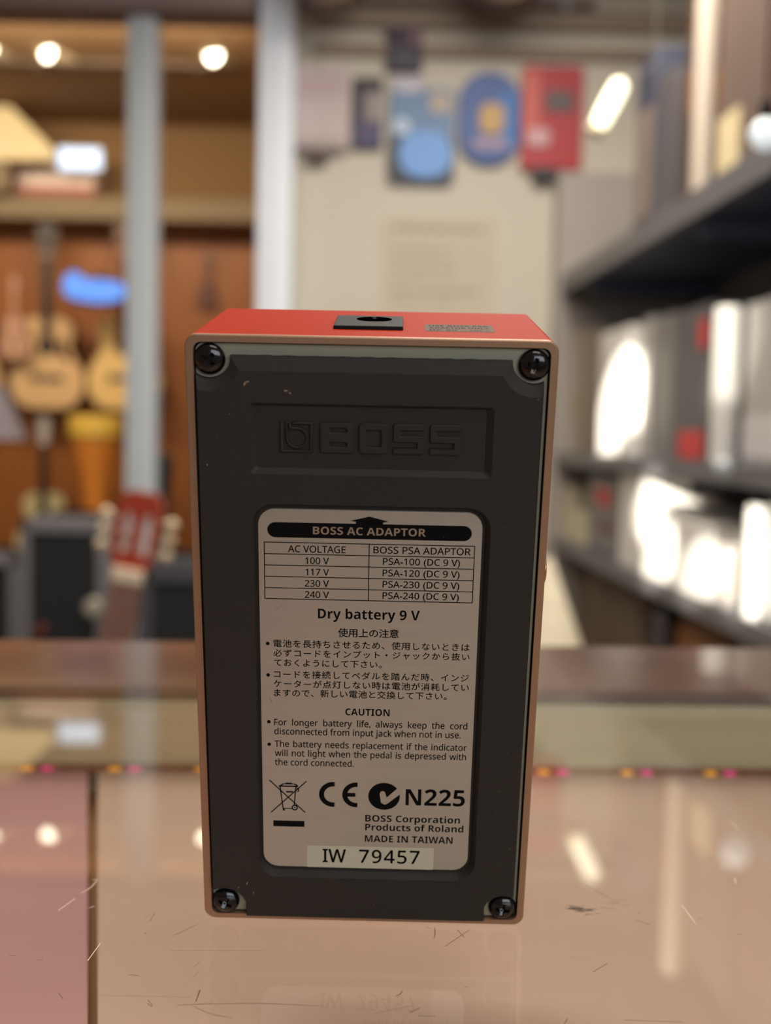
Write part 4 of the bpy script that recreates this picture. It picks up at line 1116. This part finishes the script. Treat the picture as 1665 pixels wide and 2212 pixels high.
# shelf-edge price tags and a glowing globe added for its glare in the glass
p = at(1654, 290, 2.2)
gl = thing('glare_globe', 'pale round glowing globe added for its glare at the right edge against the upper shelf', 'lamp', p)
r = 32 * 2.2 / FPX
mb = MB(); mb.lathe([(.001, -r)] + [(r * math.cos(math.radians(a)), r * math.sin(math.radians(a))) for a in range(-80, 81, 10)] + [(.001, r)], 28, cap=False); mb.build('globe', mat('frosted_globe', (226, 236, 238), .4, emit=.7), gl, smooth=True)
mb = MB(); mb.lathe([(.012, r - .004), (.014, r + .03), (.004, r + .04)], 16); mb.tube([(0, 0, r + .03), (0, 0, CEIL - p.z)], .003, 6); mb.build('cord', m_black, gl)
p = at(1614, 1000, 2.35)
bl = tag(shelf_box('glass_ball', 'clear round glass ball hung on the middle shelf edge', 'ball', 1600, 1636, 968, zB, C('clear_ball', (190, 196, 196), .1), -.03, .05, shape='round'), None)
bl.matrix_world = Matrix.Translation((p.x - .045, p.y, p.z - .03))
# tilted tube lamp hanging in the aisle
p = at(1318, 222, 2.6); k = 2.6 / FPX
tl_ = thing('tube_lamp', 'short tilted glowing tube lamp hanging in front of the wall', 'lamp', p, (0, math.radians(27), 0))
mb = MB(); mb.lathe([(4 * k, -58 * k), (17 * k, -48 * k), (19 * k, 0), (17 * k, 44 * k), (4 * k, 54 * k)], 24); mb.build('glowing_tube', mat('warm_white_tube', (255, 246, 214), .4, emit=2.6), tl_, smooth=True)
mb = MB(); mb.lathe([(19 * k, -60 * k), (20 * k, -70 * k), (15 * k, -76 * k)], 24); mb.build('end_cap', C('pale_cap', (226, 206, 170)), tl_)
mb = MB(); mb.tube([(0, 0, 53 * k), (.05, 0, .12)], .0012, 6); mb.build('hanger', m_pil, tl_)
mb = MB(); q = Vector((.05, 0, .12)); R_ = Matrix.Rotation(math.radians(27), 3, 'Y'); e = R_.inverted() @ Vector((0, 0, CEIL - p.z - (R_ @ q).z))
mb.tube([q, q + e], .0008, 6); mb.build('cord', m_pil, tl_)

# below the shelves: brown cupboard, dark post, wooden crate, black case
def under(name, label, cat, px0, px1, pytop, m, inset, depth, parts=None):
    s1, Y1 = along(px0, inset, 1300); s2, Y2 = along(px1, inset, 1300); s1, s2 = clear_run('floor', min(s1, s2), max(s1, s2), inset - .013, inset + depth); sc = (s1 + s2) / 2; L = abs(s2 - s1)
    t = thing(name, label, cat); t.matrix_world = SHM @ Matrix.Translation((sc, inset, 0))
    zt = zC - .085 if pytop is None else at((px0 + px1) / 2, pytop, (Y1 + Y2) / 2).z
    MB().box((-L / 2, 0, 0), (L / 2, depth, zt), .004).build('carcass', m, t)
    return t, L, zt
t, L, zt = under('storage_cupboard', 'plain brown cupboard under the far end of the lower shelf', 'cupboard', 1216, 1408, None, C('umber_board', (116, 98, 80), .7), .10, .3)
MB().box((-L / 2 + .03, -.012, .05), (-.01, .001, zt - .03), .003).build('door', C('umber_board', (116, 98, 80)), t)
MB().box((.01, -.012, .05), (L / 2 - .03, .001, zt - .03), .003).build('door', C('umber_board', (116, 98, 80)), t)
t, L, zt = under('shelf_post', 'dark square post under the lower shelf right of the brown cupboard', 'post', 1414, 1444, None, C('dark_plum_post', (52, 44, 50)), .02, .08)
t, L, zt = under('wooden_crate', 'orange brown wooden crate under the lower shelf', 'crate', 1462, 1588, None, mat('orange_crate_wood', (150, 98, 50), .6, var=.25, scale=12, stretch=(6, 1, 1)), .06, .3)
for i in range(6):
    MB().box((-L / 2 + i * L / 6 + .004, -.012, .02), (-L / 2 + (i + 1) * L / 6 - .004, .001, zt - .02), .002).build('slat', mat('orange_crate_wood', (150, 98, 50)), t)
t, L, zt = under('floor_speaker', 'black floor speaker at the right edge under the lower shelf', 'speaker', 1598, 1760, 1348, C('black_speaker', (36, 38, 44), .5), .02, .24)
mb = MB(); mb.lathe([(.07, 0), (.075, .006), (.04, -.004)], 24, 'y', Matrix.Translation((0, .0, zt - .12))); mb.build('cone', m_grille, t)
mb = MB(); mb.lathe([(.022, 0), (.018, .02), (.008, .03)], 20, mtx=Matrix.Translation((-L / 2 + .05, .1, zt))); mb.build('knob', C('pale_knob_right', (214, 206, 204), .2), t)
# cream cone shade lamp right behind the pedal
p = at(1178, 1396, 3.0); k = 3.0 / FPX
cl = thing('floor_lamp', 'floor lamp with cream cone shade just right of the pedal', 'lamp', (p.x, p.y, 0))
mb = MB(); mb.lathe([(80 * k, p.z), (4 * k, p.z + 205 * k), (3.5 * k, p.z + 205 * k), (79 * k, p.z + .004)], 36, cap=False); mb.build('lamp_shade', C('cream_shade', (228, 216, 188), .7), cl, smooth=True)
mb = MB(); mb.tube([(0, 0, .02), (0, 0, p.z + 203 * k)], .009); mb.build('pole', m_black, cl)
mb = MB(); mb.lathe([(.13, 0), (.13, .015), (.015, .03)], 28); mb.build('base', m_black, cl)
